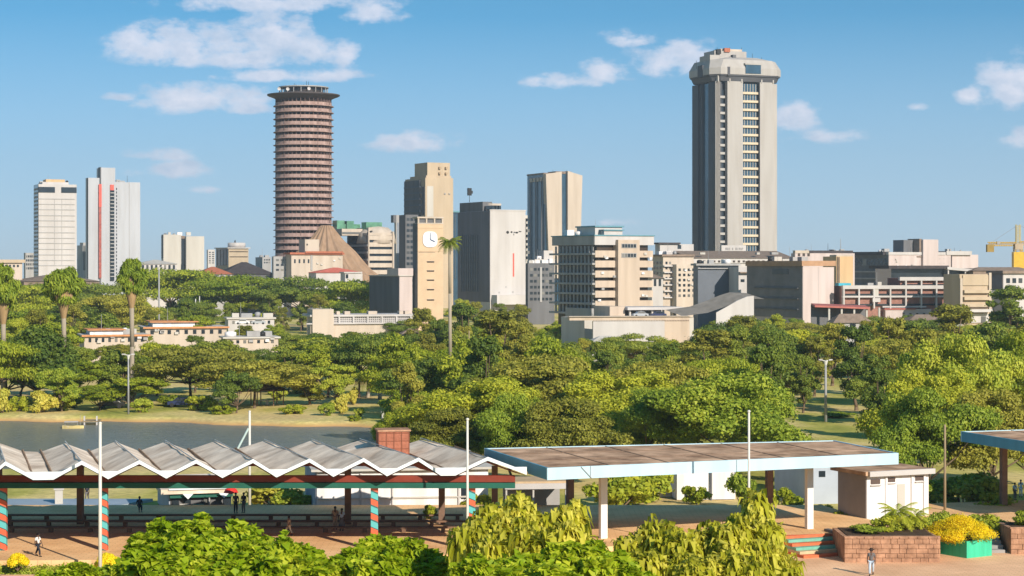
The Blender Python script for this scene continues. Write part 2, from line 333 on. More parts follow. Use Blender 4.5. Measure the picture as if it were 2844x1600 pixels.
class Bld:
    """a building whose front corner shows at picture column xc, its sunlit front reaching to xr and its shaded side to xl, turned by th degrees"""
    def __init__(s, name, label, xl, xc, xr, D, th, cat='building', g=-2.5, group=None):
        s.D = D; k0 = (xc - CX) / FP; s.th = R(th) + (0.75 * math.atan(-k0) if k0 < 0 else 0); s.X = X(xc, D); s.g = g
        s.c, s.s = math.cos(s.th), math.sin(s.th)
        s.wr = s.fu(xr); s.wl = s.fv(xl) if xl < xc else 8.0
        if not 3 < s.wl < 45: s.wl = 12.0 if s.wl <= 3 and s.wl > 0 else min(45.0, max(14.0, s.wr * .8))
        s.o = empty(name, (s.X, D, g), s.th); tag(s.o, label, cat, group)
    def fu(s, x):
        k = (x - CX) / FP; return (k * s.D - s.X) / (s.c - k * s.s)
    def fv(s, x):
        k = (x - CX) / FP; return (k * s.D - s.X) / (-s.s - k * s.c)
    def z(s, y): return Z(y, s.D) - s.g
    def box(s, part, m, u0, u1, v0, v1, z0, z1, parent=None):
        return MB().box(u0, u1, v0, v1, z0, z1).build(part, m, parent or s.o)
    def F(s, part, m, x0, x1, y0, y1, d0=-.15, d1=.1, parent=None):
        return s.box(part, m, s.fu(x0), s.fu(x1), d0, d1, s.z(y1), s.z(y0), parent)
    def S(s, part, m, x0, x1, y0, y1, d0=-.15, d1=.1, parent=None):
        return s.box(part, m, d0, d1, s.fv(x1), s.fv(x0), s.z(y1), s.z(y0), parent)
    def body(s, y0, m, part='wall', inset=0.0, z0=0):
        return s.box(part, m, inset, s.wr - inset, inset, s.wl - inset, z0, s.z(y0))
    def roofbox(s, part, m, x0, x1, y0, y1, v0=.2, v1=.8):   # box standing on the roof, its front between columns x0 and x1
        return s.box(part, m, s.fu(x0), s.fu(x1), s.wl * v0, s.wl * v1, s.z(y1), s.z(y0))
    def grid(s, face, x0, x1, nx, y0, y1, ny, fx, fy, m, name='window', d=.09, skip=()):
        a, b = (s.fu(x0), s.fu(x1)) if face == 'F' else (s.fv(x1), s.fv(x0))
        za, zb = s.z(y1), s.z(y0); w = (b - a) / nx * fx; h = (zb - za) / ny * fy
        if face == 'F': me = MB().box(-w / 2, w / 2, -d, .12, -h / 2, h / 2).mesh(name)
        else: me = MB().box(-d, .12, -w / 2, w / 2, -h / 2, h / 2).mesh(name)
        me.materials.append(m)
        for j in range(ny):
            for i in range(nx):
                if (i, j) in skip: continue
                c = a + (b - a) * (i + .5) / nx; z = za + (zb - za) * (j + .5) / ny
                link(name, me, None, s.o, (c, 0, z) if face == 'F' else (0, c, z))
    def bands(s, face, x0, x1, y0, y1, n, frac, m, name, d0, d1):
        """n horizontal bands (spandrels, ledges) sharing the height between rows y0 and y1"""
        a, b = (s.fu(x0), s.fu(x1)) if face == 'F' else (s.fv(x1), s.fv(x0))
        za, zb = s.z(y1), s.z(y0); h = (zb - za) / n
        me = (MB().box(a, b, d0, d1, 0, h * frac) if face == 'F' else MB().box(d0, d1, a, b, 0, h * frac)).mesh(name); me.materials.append(m)
        for j in range(n): link(name, me, None, s.o, (0, 0, za + h * j))
    def clutter(s, y0, n=5, seed=1, hmax=2.4, v0=.15, v1=.85):
        """tanks, air handling boxes and a rail on a flat roof"""
        r = random.Random(seed * 7 + int(s.D)); z0 = s.z(y0)
        for i in range(n):
            w, d, h = r.uniform(1.2, 3.4), r.uniform(1.2, 3), r.uniform(.8, hmax); u = r.uniform(.05, .9) * s.wr; v = r.uniform(v0, v1) * s.wl
            if r.random() < .35: MB().lathe([(w * .4, z0), (w * .4, z0 + h), (w * .15, z0 + h + .25)], 12, (u, v)).build('water_tank', r.choice((blackm, wash, steel)), s.o, True)
            else: s.box('roof_unit', r.choice((pale, greyc, wash, steel)), u, u + w, v, v + d, z0, z0 + h)
        m = MB(); m.bar((s.wr * .3, s.wl * .4, z0), (s.wr * .3, s.wl * .4, z0 + 4.5), .08, .04, 5); m.build('antenna', steel, s.o)
    def coolers(s, x0, x1, y0, y1, n, seed=1, d=0):
        """air conditioner boxes fixed to the front wall"""
        r = random.Random(seed)
        for i in range(n): u = r.uniform(s.fu(x0), s.fu(x1)); z = r.uniform(s.z(y1), s.z(y0)); s.box('air_conditioner', r.choice((pale, wash, greyc)), u, u + .9, d - .5, d + .05, z, z + .6)
    def mast(s, x, y0, y1, v=.5, r=.12, m=None):
        return MB().bar((s.fu(x), s.wl * v, s.z(y1)), (s.fu(x), s.wl * v, s.z(y0)), r, r * .6, 6).build('antenna', m or blackm, s.o)

# 1 white banded tower, far left
b = Bld('office_tower', 'white office tower with dark floor lines and a dark band under its roof', 85, 97, 193, 930, 12)
b.body(470, white); b.box('parapet', white, .0, b.wr, 0, b.wl, b.z(470), b.z(463))
b.F('window_band', glass, 97, 138, 470, 484, -.25, .1); b.F('window_band', glass, 154, 192.5, 470, 484, -.25, .1)
for y in (500, 513.5, 527, 542, 555, 570, 585, 599, 612, 627, 641, 655, 668): b.F('floor_line', greyc, 97.5, 188, y - .9, y + .9, -.2, .1)
for x in (137, 155.5): b.F('wall_joint', greyc, x - .6, x + .6, 500, 668, -.1, .1)
b.S('glazed_side', glass, 85.8, 96.6, 463, 690, -.2, .1); b.grid('S', 86.5, 96, 2, 470, 690, 22, .8, .5, greyc, 'mullion', .35); b.clutter(463, 4, 1)
b.roofbox('penthouse', ochre, 118, 166, 450, 463); b.roofbox('penthouse', white, 108, 174, 457, 464, .1, .9); b.F('vent', blackm, 121, 125, 452, 461, 3, 4); b.mast(168, 449, 460)
# 2 silver twin slabs
b = Bld('twin_slab_tower', 'tall silver tower of two slabs with a red strip and a dark slot between them', 218.5, 222, 352, 1200, 14)
b.box('slab', white2, 0, b.fu(274), 0, b.wl + 4, 0, b.z(447)); b.box('slab', white2, b.fu(288), b.fu(352), -.8, 18, 0, b.z(457))
b.box('fin_wall', white2, b.fu(253), b.fu(289), -1.0, 12, 0, b.z(421)); b.box('fin_edge', darkc, b.fu(251), b.fu(253.6), -1.2, 5, 0, b.z(420))
b.F('red_strip', redp, 247.5, 254.5, 463, 520, -1.5, -.9); b.F('red_strip', mat('dull_red', (.34, .09, .07), .7, .3, 1.), 247.5, 254, 520, 700, -1.45, -.9)
b.F('glass_slot', glass, 276, 286, 478, 706, -1.9, -.7); b.F('red_strip', redp, 276, 285, 464, 478, -1.9, -.7); b.grid('F', 276, 286, 1, 480, 700, 24, 1, .25, greyc, 'transom', 2.1)
b.grid('F', 291, 294, 1, 470, 700, 26, .7, .6, glass, 'window', .95); b.F('wall_joint', greyc, 324, 324.8, 456, 650, -1, -.7)
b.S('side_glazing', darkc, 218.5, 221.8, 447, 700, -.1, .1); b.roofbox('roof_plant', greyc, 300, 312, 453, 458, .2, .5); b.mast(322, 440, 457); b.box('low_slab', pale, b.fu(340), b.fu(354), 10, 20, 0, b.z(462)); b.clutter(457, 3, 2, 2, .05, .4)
b = Bld('office_block', 'small grey green block squeezed between the white tower and the silver twin tower', 194, 208, 222, 1300, 25); b.body(617, greyc); b.F('window_band', glass, 209, 216, 618, 680); b.roofbox('roof_plant', greyc, 212, 220, 610, 617)
b = Bld('office_block', 'low grey glass block left of the white banded tower', 60, 64, 88, 1250, 20); b.body(636, greyc); b.grid('F', 65, 87, 5, 640, 680, 4, .7, .55, glass)
b = Bld('tiled_house', 'low cream house with tan roof at the far left edge of the skyline', -30, -6, 56, 820, 15)
b.body(661, cream); b.box('roof', beige, -2, b.wr + 1, -1, b.wl, b.z(661), b.z(653)); b.grid('F', 0, 50, 5, 664, 674, 1, .5, .6, glass)

# 3 pale twin blocks
b = Bld('office_block', 'pale grey windowless twin block with a dark slot down its middle', 406, 411, 512, 1300, 14)
b.box('block', pale, 0, b.fu(455), 0, b.wl, 0, b.z(590)); b.box('block', pale, b.fu(467), b.wr, -2, b.wl, 0, b.z(594)); b.box('slot', glass, b.fu(454), b.fu(468), 1.5, b.wl - 1, 0, b.z(600)); b.clutter(592, 4, 3)
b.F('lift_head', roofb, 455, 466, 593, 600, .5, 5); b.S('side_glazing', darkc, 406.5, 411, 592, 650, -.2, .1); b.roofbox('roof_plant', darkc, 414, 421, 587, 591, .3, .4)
for x in (455.5, 466): b.F('slot_edge', greyc, x - .5, x + .5, 596, 665, -.1, .5)
b = Bld('office_block', 'narrow white block between the pale twin block and the blue glass block', 520, 523, 541, 1250, 15); b.body(628, white); b.grid('F', 524, 540, 2, 632, 664, 6, .6, .5, glass)
b = Bld('office_block', 'small tan office block with blue glazed side and white round tank on its roof', 543, 575, 625, 1150, 26)
b.body(625, mat('tan_render', (.42, .34, .25), .85, .08, .3)); b.S('glazed_side', glassb, 544, 574, 626, 668, -.2, .1); b.grid('S', 544, 574, 4, 628, 668, 4, .12, 1, blackm, 'mullion', .3)
b.box('roof_slab', white, -1, b.wr + .8, -1, b.wl, b.z(625), b.z(622.5)); b.F('window_band', glassbrown, 577, 623, 632, 634); b.F('window_band', glassbrown, 577, 623, 645, 647)
MB().lathe([(5.2, b.z(622)), (5.2, b.z(611)), (4.6, b.z(610))], 20, (b.fu(606), 6)).build('roof_tank', white, b.o, True); b.mast(601, 604, 612, .3, .6)
# low clutter left of the round tower
def lowhouse(x0, x1, ye, yr, D, wall, roof, label, th=10, name='house', win=5, base=None):
    b = Bld(name, label, x0 - (x1 - x0) * .16, x0, x1, D, th); w, l = b.wr, b.wl
    b.box('wall', wall, 0, w, 0, l, 0, b.z(ye)); zt, zr = b.z(ye), b.z(yr)
    mb = MB(); o = .6; iv = min(w, l) * .45
    mb.add([(-o, -o, zt), (w + o, -o, zt), (w + o, l + o, zt), (-o, l + o, zt), (iv, l / 2, zr), (w - iv, l / 2, zr)], [(0, 1, 5, 4), (1, 2, 5), (2, 3, 4, 5), (3, 0, 4), (3, 2, 1, 0)])
    mb.build('roof', roof, b.o)
    if win: b.grid('F', x0 + 2, x1 - 2, win, ye + 2.5, ye + 2.5 + 2.2 * 4982 / D, 1, .5, 1, glass)
    return b
lowhouse(352, 445, 664, 653, 1000, white, pale, 'long white hall with pale curved roof left of the lamp pole', win=8, name='hall')
lowhouse(500, 585, 690, 671, 900, greyc, rooft, 'house with red tiled roof in front of the tan office block')
lowhouse(560, 690, 690, 659, 930, darkc, roofd, 'long dark roofed hall left of the round brown tower', name='hall')
lowhouse(60, 250, 708, 690, 800, roofb, roofb, 'long brown roofed building below the white banded tower', win=0)
# 7 round tower
def round_tower():
    D = 1000; r = 72.5 * D / FP; g = -2.5; cx = X(756, D)
    o = empty('round_tower', (cx, D + r, g)); tag(o, 'tall round brown tower ringed with pinkish floor bands under a flat flying saucer roof', 'tower')
    zz = lambda y: Z(y, D) - g
    MB().lathe([(r - 1.7, 0), (r - 1.7, zz(236))], 40).build('glass_core', glassbrown, o, True)
    n = 28; y0, y1 = 247, 712; h = (zz(y0) - zz(y1)) / n
    me = MB().lathe([(r - 1.8, 0), (r + .9, .0), (r + .9, .30), (r - .15, .55), (r - .15, h * .56), (r - 1.8, h * .56)], 40, cap=False).mesh('floor_band'); me.materials.append(kband)
    wob = random.Random(3)
    for k in range(n): link('floor_band', me, None, o, (0, 0, zz(y1) + h * k + wob.uniform(-.08, .08)), wob.uniform(0, .3))
    m = MB()
    for i in range(40):
        a = 2 * PI * i / 40; q = Vector((math.cos(a), math.sin(a))); t = Vector((-q.y, q.x))
        pts = [q * (r - .3) + t * .14, q * (r - .3) - t * .14, q * (r - 1.9) - t * .14, q * (r - 1.9) + t * .14]
        m.prism([tuple(p) for p in pts], 0, zz(240))
    m.build('mullions', mat('brown_mullion', (.16, .11, .10), .8, .1, .5), o)
    m = MB()
    for i in range(10):
        a = 2 * PI * (i + .5) / 10; q = Vector((math.cos(a), math.sin(a))); t = Vector((-q.y, q.x))
        pts = [q * (r + .05) + t * .12, q * (r + .05) - t * .12, q * (r - 1.9) - t * .22, q * (r - 1.9) + t * .22]
        m.prism([tuple(p) for p in pts], 0, zz(244))
    m.build('ribs', mat('brown_mullion'
        , (.22, .14, .12)), o)
    R2 = 92.5 * D / FP
    MB().lathe([(r - 1, zz(247)), (r + .2, zz(243)), (r + 1.5, zz(240)), (R2 - .3, zz(236)), (R2, zz(234.5)), (R2, zz(232.5)), (R2 - 4, zz(230)), (r - 3, zz(228))], 56).build('saucer_roof', mat('dark_brown_concrete', (.075, .06, .058), .7, .1, .3), o, True)
    r3 = 63 * D / FP
    MB().lathe([(r3 - 2.5, zz(229)), (r3 - 2.5, zz(215))], 32).build('plant_room', glassbrown, o)
    MB().lathe([(r3, zz(216)), (r3 + .2, zz(215.5)), (r3 + .2, zz(213)), (r3 - .5, zz(212.5))], 40).build('plant_roof', greyc, o)
    m = MB()
    for i in range(20):
        a = 2 * PI * i / 20; m.bar((math.cos(a) * (r3 - .4), math.sin(a) * (r3 - .4), zz(229)), (math.cos(a) * (r3 - .4), math.sin(a) * (r3 - .4), zz(214)), .22, n=5)
    m.build('plant_posts', greyc, o)
    for (dx, dy, yy) in ((-58, -8, 221), (-34, -12, 223), (20, -12.5, 222)):
        me = MB().lathe([(.05, 0), (.6, .15), (.9, .45)], 14, cap=False).build('dish', white, o, True, (dx * D / FP, dy, zz(yy))); me.rotation_euler = (R(80), 0, R(20))
    for (dx, y) in ((9, 198), (14, 200), (-22, 204), (-18, 206), (2, 206)):
        MB().bar((dx * D / FP, -3, zz(213)), (dx * D / FP, -3, zz(y)), .14, .08, 5).build('antenna', blackm, o)
round_tower()
# its cone hall
def cone_hall():
    D = 950; g = -2.5; cx = X(809, D); o = empty('cone_hall', (cx, D + 24, g)); tag(o, 'brown ribbed concrete cone hall with concave sides at the foot of the round tower', 'building')
    k = D / FP; zz = lambda y: Z(y, D) - g
    prof = [(150 * k, 0), (128 * k, zz(692)), (112 * k, zz(680)), (96 * k, zz(662)), (72 * k, zz(632)), (44 * k, zz(604)), (25 * k, zz(580)), (15 * k, zz(566)), (9 * k, zz(564))]
    MB().lathe(prof, 72, wob=lambda i, z: .055 if i % 4 < 2 else -.045).build('cone', kbrown, o)
cone_hall()
b = Bld('annexe_block', 'white annexe with red roof trim in front of the cone hall', 718, 733, 862, 900, 20)
b.body(640, cream); b.box('roof', rooft, -1, b.wr + .5, -1, b.wl, b.z(640), b.z(635)); b.grid('F', 736, 782, 4, 650, 664, 1, .35, .7, glass); b.coolers(790, 855, 650, 672, 4, 2)
b.box('stair_block', cream, b.fu(768), b.fu(804), .5, 9, b.z(640), b.z(602)); b.F('vent', blackm, 772, 775, 613, 617, .3, .6); b.F('downpipe', greyc, 781, 786, 642, 680, -.3, .1); b.F('roof_trim', rooft, 766, 860, 632, 637, -1.6, -.9)
b = Bld('annexe_block', 'flat roofed brown block at the left foot of the round tower', 684, 688, 733, 905, 15); b.body(645, greyc); b.grid('F', 692, 728, 3, 648, 685, 3, .6, .4, glass)
b = Bld('low_block', 'small grey block just left of the foot of the round tower', 657, 660, 682, 960, 18); b.body(647, greyc); b.grid('F', 663, 680, 3, 650, 664, 2, .6, .5, glass); b.clutter(647, 2, 31, 1.2)
lowhouse(795, 912, 686, 673, 850, white, mat('bright_red_roof', (.62, .17, .12), .8, .15, .7), 'low white building with bright red roof below the cone hall', win=0, name='low_building')
b = Bld('shed', 'small bright white shed roofed building right of the red roof', 866, 868, 908, 800, 10); b.body(687, white); b.box('roof', white, -.5, b.wr + .5, -.5, b.wl, b.z(687), b.z(684)); b.F('door', glass, 870, 876, 690, 700)
# 8 building with green glass boxes
b = Bld('office_building', 'cream banded office building with green glass boxes on its roof, right of the cone hall', 868, 925, 990, 980, 24)
b.box('glass_core', glass, .8, b.wr - .8, .8, b.wl - .8, 0, b.z(592)); b.bands('F', 925, 990, 586, 690, 6, .62, cream, 'floor_band', -.3, 1); b.F('end_frame', cream, 986, 990, 582, 690, -.8, .8); b.F('end_frame', cream, 925, 928, 582, 690, -.8, .8)
b.bands('S', 868, 925, 602, 692, 5, .3, greyc, 'floor_band', -.3, 1); b.box('roof_slab', cream, 0, b.wr, 0, b.wl * .6, b.z(592), b.z(586))
b.box('upper_storey', cream, b.fu(880), b.fu(945), b.wl * .35, b.wl * .95, b.z(592), b.z(575)); b.box('upper_storey', cream, b.fu(935), b.fu(980), 4, 20, b.z(590), b.z(572)); b.clutter(586, 4, 4, 2, .05, .3)
b.box('window_band', glass, b.fu(881), b.fu(944), b.wl * .35 - .3, b.wl * .35 + .1, b.z(588), b.z(583))
for (x0, x1, y0, y1, v) in ((883, 902, 553, 577, .62), (908, 926, 554, 577, .62), (934, 974, 558, 588, .22), (900, 945, 562, 577, .66)):
    o = b.box('glass_box', glassg, b.fu(x0), b.fu(x1), b.wl * v, b.wl * v + 6, b.z(y1), b.z(y0))
MB().lathe([(0.01, 9), (6, 8), (9, 5), (10, 0)], 20, (b.fu(965), 9)).build('roof_dome', cream, b.o, True, (0, 0, b.z(592) - 4))
# 9 tall beige tower
b = Bld('office_tower', 'tall beige tower with stepped top and dark blue side behind the clock tower', 1019, 1070, 1140, 1050, 25)
b.box('wall', beige, 0, b.wr, 0, b.wl, 0, b.z(447)); b.box('side_block', darkc, -.6, 6, 6, b.wl, 0, b.z(452)); b.bands('S', 1020, 1060, 455, 640, 12, .2, mat('slate_band', (.09, .11, .14), .6, .1, .3), 'floor_band', -1.0, 0)  # side block toned dark to paint in the shade on that face
b.box('top_block', beige, b.fu(1078), b.fu(1135), 1.5, 18, b.z(448), b.z(408)); b.box('top_block', beige, b.fu(1074), b.fu(1137), 1, 22, b.z(448), b.z(441))
b.grid('F', 1100, 1132, 2, 414, 442, 2, .3, .35, mat('tan_opening', (.40, .30, .2), .8), 'opening', -1.35); b.S('slot', darkc, 1061, 1069, 470, 540, -.2, .1); b.coolers(1095, 1130, 470, 540, 2, 5)
b.grid('F', 1079, 1086, 1, 470, 542, 6, .9, .55, glass); b.F('stair_slot', pale, 1074, 1090, 468, 545, -.15, .1)

b = Bld('office_block', 'grey blue slab left of the tall beige tower', 992, 996, 1020, 1150, 15); b.body(541, greyc); b.box('side_glazing', darkc, -1.5, .2, 0, 6, b.z(560), b.z(541)); b.F('panel', mat('slate_panel', (.22, .25, .29), .6), 999, 1014, 560, 690); 
b = Bld('office_block', 'dark teal glass block between the beige tower and the black and white tower', 1090, 1104, 1160, 1100, 20); b.body(534, glassb); b.box('roof_slab', tealp, -1, b.wr, -1, b.wl, b.z(534), b.z(530)); b.grid('F', 1106, 1158, 6, 540, 700, 12, .08, 1.0, darkc, 'mullion', .3); b.roofbox('roof_plant', darkc, 1112, 1125, 526, 531)
b = Bld('office_block', 'dark office block behind the clock tower', 1016, 1020, 1052, 900, 15); b.body(540, darkc); b.grid('F', 1022, 1050, 3, 545, 740, 14, .75, .5, glass)
# 10 clock tower
b = Bld('clock_tower', 'beige stone clock tower with a round white clock face and dark side', 1039, 1051, 1115, 640, 20)
b.box('shaft', clock_stone, 0, b.wr, 0, b.wl, 0, b.z(561)); b.S('side_wall', darkc, 1039.2, 1050.4, 562, 790, -.12, .1)  # dark side wall carries the shade of that face in its colour
b.box('belfry_core', darkc, .5, b.wr - .5, .5, b.wl - .5, b.z(561), b.z(549)); b.box('belfry_roof', cream, -.2, b.wr + .2, -.2, b.wl + .2, b.z(549), b.z(545))
for i in range(4): u = (b.wr - .5) * i / 3; b.box('belfry_pier', cream, u, u + .5, -.05, .6, b.z(561), b.z(549))
b.box('belfry_sill', cream, -.1, b.wr + .1, -.1, b.wl, b.z(563), b.z(560.4))
b.box('cornice', clock_stone, -.05, b.wr + .05, -.12, .3, b.z(574), b.z(572.5)); b.box('cornice', clock_stone, -.05, b.wr + .05, -.12, .3, b.z(632), b.z(630)); b.F('string_line', roofb, 1053, 1095, 634, 635.2, -.05, .1)
rc = 19.5 * 640 / FP; cu, cz2 = b.fu(1081.5), b.z(602)
face = MB()
pts = [(cu + rc * math.copysign(abs(math.cos(t)) ** .72, math.cos(t)), cz2 + rc * 1.02 * math.copysign(abs(math.sin(t)) ** .72, math.sin(t))) for t in [2 * PI * i / 48 for i in range(48)]]
face.add([(x, -.28, z) for x, z in pts] + [(x, .05, z) for x, z in pts], [tuple(range(48))] + [(i, 48 + i, 48 + (i + 1) % 48, (i + 1) % 48) for i in range(48)])
fo = face.build('clock_face', mat('clock_white', (.70, .71, .73), .4, .03, 1), b.o)
hm = mat('clock_hand_blue', (.05, .08, .16), .5)
h = MB(); h.add([(cu - .16, -.33, cz2), (cu + .16, -.33, cz2), (cu + .09, -.33, cz2 + 2.2), (cu - .09, -.33, cz2 + 2.2)], [(0, 1, 2, 3)]); h.build('minute_hand', hm, fo)
h = MB(); h.add([(cu - .2, -.35, cz2 + .2), (cu + .0, -.35, cz2 - .25), (cu + 1.5, -.35, cz2 - .95), (cu + 1.6, -.35, cz2 - .55)], [(0, 1, 2, 3)]); h.build('hour_hand', hm, fo)
h = MB()
for i in range(12):
    a = 2 * PI * i / 12; h.bar((cu + math.sin(a) * rc * .82, -.3, cz2 + math.cos(a) * rc * .82), (cu + math.sin(a) * rc * .92, -.3, cz2 + math.cos(a) * rc * .92), .05, n=4)
h.build('hour_marks', hm, fo)
for y in (659, 682, 705, 729, 755): b.F('slot_window', glassbrown, 1074, 1092, y - 1.6, y + 1.6, -.06, .1); b.F('slot_hood', cream, 1073, 1093, y - 2.6, y - 1.8, -.2, .1)
# block beside it
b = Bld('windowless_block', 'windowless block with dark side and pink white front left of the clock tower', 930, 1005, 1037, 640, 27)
b.body(695, pinkw); b.S('side_wall', darkc, 930, 1004.6, 695.3, 800, -.12, .1); b.box('roof_cap', pinkw, b.fu(1001), b.wr + .2, -.3, 8, b.z(693), b.z(675)); b.box('roof_slab', pale, -.4, b.wr, -.4, b.wl, b.z(695), b.z(692.5)); b.S('duct', roofb, 998, 1004, 676, 692, .5, 2)  # side wall darkened in colour for the shade on it
# 11 black and white tower
b = Bld('office_tower', 'black and white tower with a huge blank white wall and dark ribbed side', 1152, 1233, 1322, 850, 27)
b.body(530, white); b.S('side_wall', mat('charcoal_shade_side', (0.126, 0.126, 0.144), .7, .12, .2, True), 1152, 1232.5, 530.4, 760, -.15, .1); b.grid('S', 1160, 1205, 8, 590, 735, 1, .22, 1, mat('charcoal_rib', (.17, .17, .18), .7), 'rib', .7)  # charcoal tone of the side wall stands in for its shade
b.box('parapet', white, -.2, b.wr + .2, -.2, .6, b.z(530), b.z(527)); b.clutter(530, 6, 6)
b.box('penthouse', darkc, .4, 5, b.wl * .25, b.wl * .97, b.z(530), b.z(506)); b.box('penthouse', greyc, 5, b.fu(1266), b.wl * .3, b.wl * .8, b.z(530), b.z(515)); b.box('penthouse_roof', cream, 3, b.fu(1282), b.wl * .25, b.wl * .85, b.z(515), b.z(510))
b.grid('F', 1238, 1262, 3, 517, 526, 1, .7, 1, glass, 'window', -b.wl * .3 + .2)
b.mast(1222, 476, 506, .5, .14); MB().box(-.9, .9, -.4, .4, 0, 3.2).box(-.2, 1.5, -.3, .3, .8, 2.1).build('beacon', blackm, b.o, loc=(b.fu(1222), b.wl * .5, b.z(489)))
b.F('wall_stripe', redp, 1290, 1293.5, 637, 696, -.06, .1)
lm = MB(); u0 = b.fu(1277); zz_ = b.z(584)
for (du, w, hgt, dz) in ((0, 1.4, 1.3, 0), (1.9, 1.0, .8, .1), (3.2, .7, .6, 0), (4.4, 1.6, .8, -.1), (6.0, 1.5, .5, .35), (3.0, .35, 1.0, -.9)): lm.blob((u0 + du, -.03, zz_ + dz), (w / 2, .05, hgt / 2), 8, 5)
lm.build('wall_lettering', blackm, b.o)
for (x, y) in ((1256, 736), (1273, 722), (1290, 735)): b.F('vent', greyc, x - 2, x + 2, y - 2, y + 2, -.1, .1)
b.box('rear_wing', pale, b.wr, b.wr + 2.6, 3, 14, 0, b.z(540)); b.grid('F', 1324, 1334, 1, 545, 655, 8, .7, .55, glass, 'window', -2.9)
b.F('plinth', white, 1237, 1333, 742, 766, -5, 0)
# 12 blue glass tower
b = Bld('glass_tower', 'blue glass tower framed by two flaring white walls, in the middle of the skyline', 1325, 1372, 1463, 1150, 24)
b.box('glass_body', glassb, .4, b.wr - 1, .8, b.wl, 0, b.z(437)); b.grid('S', 1327, 1371, 3, 450, 660, 1, .05, 1, darkc, 'mullion', .5)
def flare(x0t, x1t, x0b, x1b, ytl, ytr, ybot, part):
    us = [b.fu(x0t), b.fu(x1t), b.fu(x1b), b.fu(x0b)]; zs = [b.z(ytl), b.z(ytr), b.z(ybot), b.z(ybot)]
    MB().add([(u, -1.2, z) for u, z in zip(us, zs)] + [(u, 3, z) for u, z in zip(us, zs)], [(3, 2, 1, 0), (4, 5, 6, 7), (0, 1, 5, 4), (1, 2, 6, 5), (2, 3, 7, 6), (3, 0, 4, 7)]).build(part, cream, b.o)
flare(1371, 1411, 1380, 1412, 438, 431, 700, 'white_wall'); flare(1426, 1463, 1426, 1456, 429, 440, 700, 'white_wall')
b.box('roof_edge', roofb, 0, b.fu(1415), b.wl * .1, b.wl, b.z(438), b.z(434)); b.box('roof_edge', roofb, b.fu(1400), b.fu(1440), 1, 12, b.z(436), b.z(430))
b.grid('S', 1332, 1366, 4, 445, 455, 1, .7, 1, cream, 'vent', .4)
b.mast(1415, 424, 432)
b = Bld('low_block', 'white low roofed block at the foot of the blue glass tower', 1325, 1345, 1395, 900, 20); b.body(652, white); b.box('roof_step', white, b.fu(1372), b.wr, 2, 9, b.z(652), b.z(630)); b.grid('F', 1348, 1366, 2, 655, 660, 1, .6, 1, glass); b.clutter(652, 4, 7, 1.6)
b = Bld('low_block', 'dark grey block between the black and white tower and the stair tower office', 1322, 1328, 1395, 760, 16); b.body(662, darkc); b.grid('F', 1332, 1390, 6, 670, 760, 6, .7, .45, glass); b.F('pilaster', greyc, 1358, 1363, 672, 760, -.3, .1); b.clutter(662, 5, 8, 1.8)
# 13 banded office with stair tower
b = Bld('office_block', 'seven storey cream office block with floor ledges and a blank stair tower', 1392, 1497, 1642, 560, 27)
cr2 = mat('warm_cream', (.52, .42, .33), .85, .07, .3, True)
b.box('glass_core', glassbrown, 1.2, b.wr - .9, 1.2, b.wl - .8, 0, b.z(610)); b.box('fascia', white, -.2, b.wr + .3, -.2, b.wl + .4, b.z(616), b.z(593)); b.box('roof_slab', tealp, -.5, b.wr + .6, -.5, b.wl + .6, b.z(593), b.z(590.5))
b.S('side_fascia', greyc, 1391, 1496.8, 593.4, 615.6, -.3, -.1)
b.bands('F', 1497, 1642, 622, 774, 6, .68, cr2, 'floor_band', -.15, 1.4); b.bands('S', 1388, 1497, 616, 792, 7, .2, greyc, 'floor_ledge', -.9, 1.5)
b.grid('S', 1394, 1495, 11, 618, 790, 7, .42, .98, mat('side_pier', (.33, .32, .31), .85), 'pier', .05)
b.box('stair_tower', cr2, b.fu(1548), b.fu(1602), -1.6, 2, 0, b.z(603)); 
for y in (617, 641):
    fr = b.F('window', greyc, 1556, 1594, y - 4.5, y + 7, -1.72, -1.5)
    for i in range(5): b.F('pane', glass, 1557.5 + 7.2 * i, 1563.3 + 7.2 * i, y - 3, y + 5.5, -1.78, -1.6, fr)
b.roofbox('penthouse', white, 1510, 1578, 570, 592, .12, .55); b.roofbox('penthouse_roof', tealp, 1508, 1581, 567, 570.5, .10, .57); b.roofbox('penthouse', white, 1522, 1568, 579, 592, .02, .1); b.roofbox('penthouse_roof', tealp, 1519, 1571, 577, 579.5, 0, .12)
b.S('base_wall', greyc, 1430, 1496, 776, 800, -1, .1); b.clutter(590, 6, 11, 1.8, .3, .9); b.coolers(1500, 1545, 630, 760, 6, 3); b.coolers(1604, 1640, 630, 760, 5, 4)
# podium and terrace in front
b = Bld('entrance_podium', 'cream entrance podium with rounded block and parked car canopy below the stair tower office', 1500, 1534, 1700, 520, 18)
b.box('block', cr2, 0, b.fu(1572), 0, 12, 0, b.z(771)); b.box('canopy', white, b.fu(1572), b.fu(1712), -2, 12, b.z(780), b.z(773)); b.box('back_wall', pale, b.fu(1572), b.fu(1700), 10, 11, 0, b.z(780))
for i in range(5): x = 1580 + 28 * i; b.F('canopy_post', pale, x, x + 4, 780, 800, -1, -.4)
b.F('door', glass, 1574, 1584, 783, 797, 9.6, 10.2); b.box('terrace', pale, -10, b.fu(1715), -8, 10, 0, b.z(798))
b = Bld('retaining_wall', 'long pinkish white retaining wall with beige coping below the office block', 1480, 1492, 1735, 500, 8, 'wall')
b.box('wall', white, 0, b.fu(1672), 0, 1.2, -3, b.z(808)); b.box('wall', cr2, b.fu(1672), b.wr, .1, 1.2, -3, b.z(806)); b.box('coping', cr2, -6, b.wr, .2, 3, b.z(806), b.z(797)); b.box('coping_ledge', cream, -6.2, b.wr + .2, -.3, 3.2, b.z(797), b.z(795.5))
m = MB()
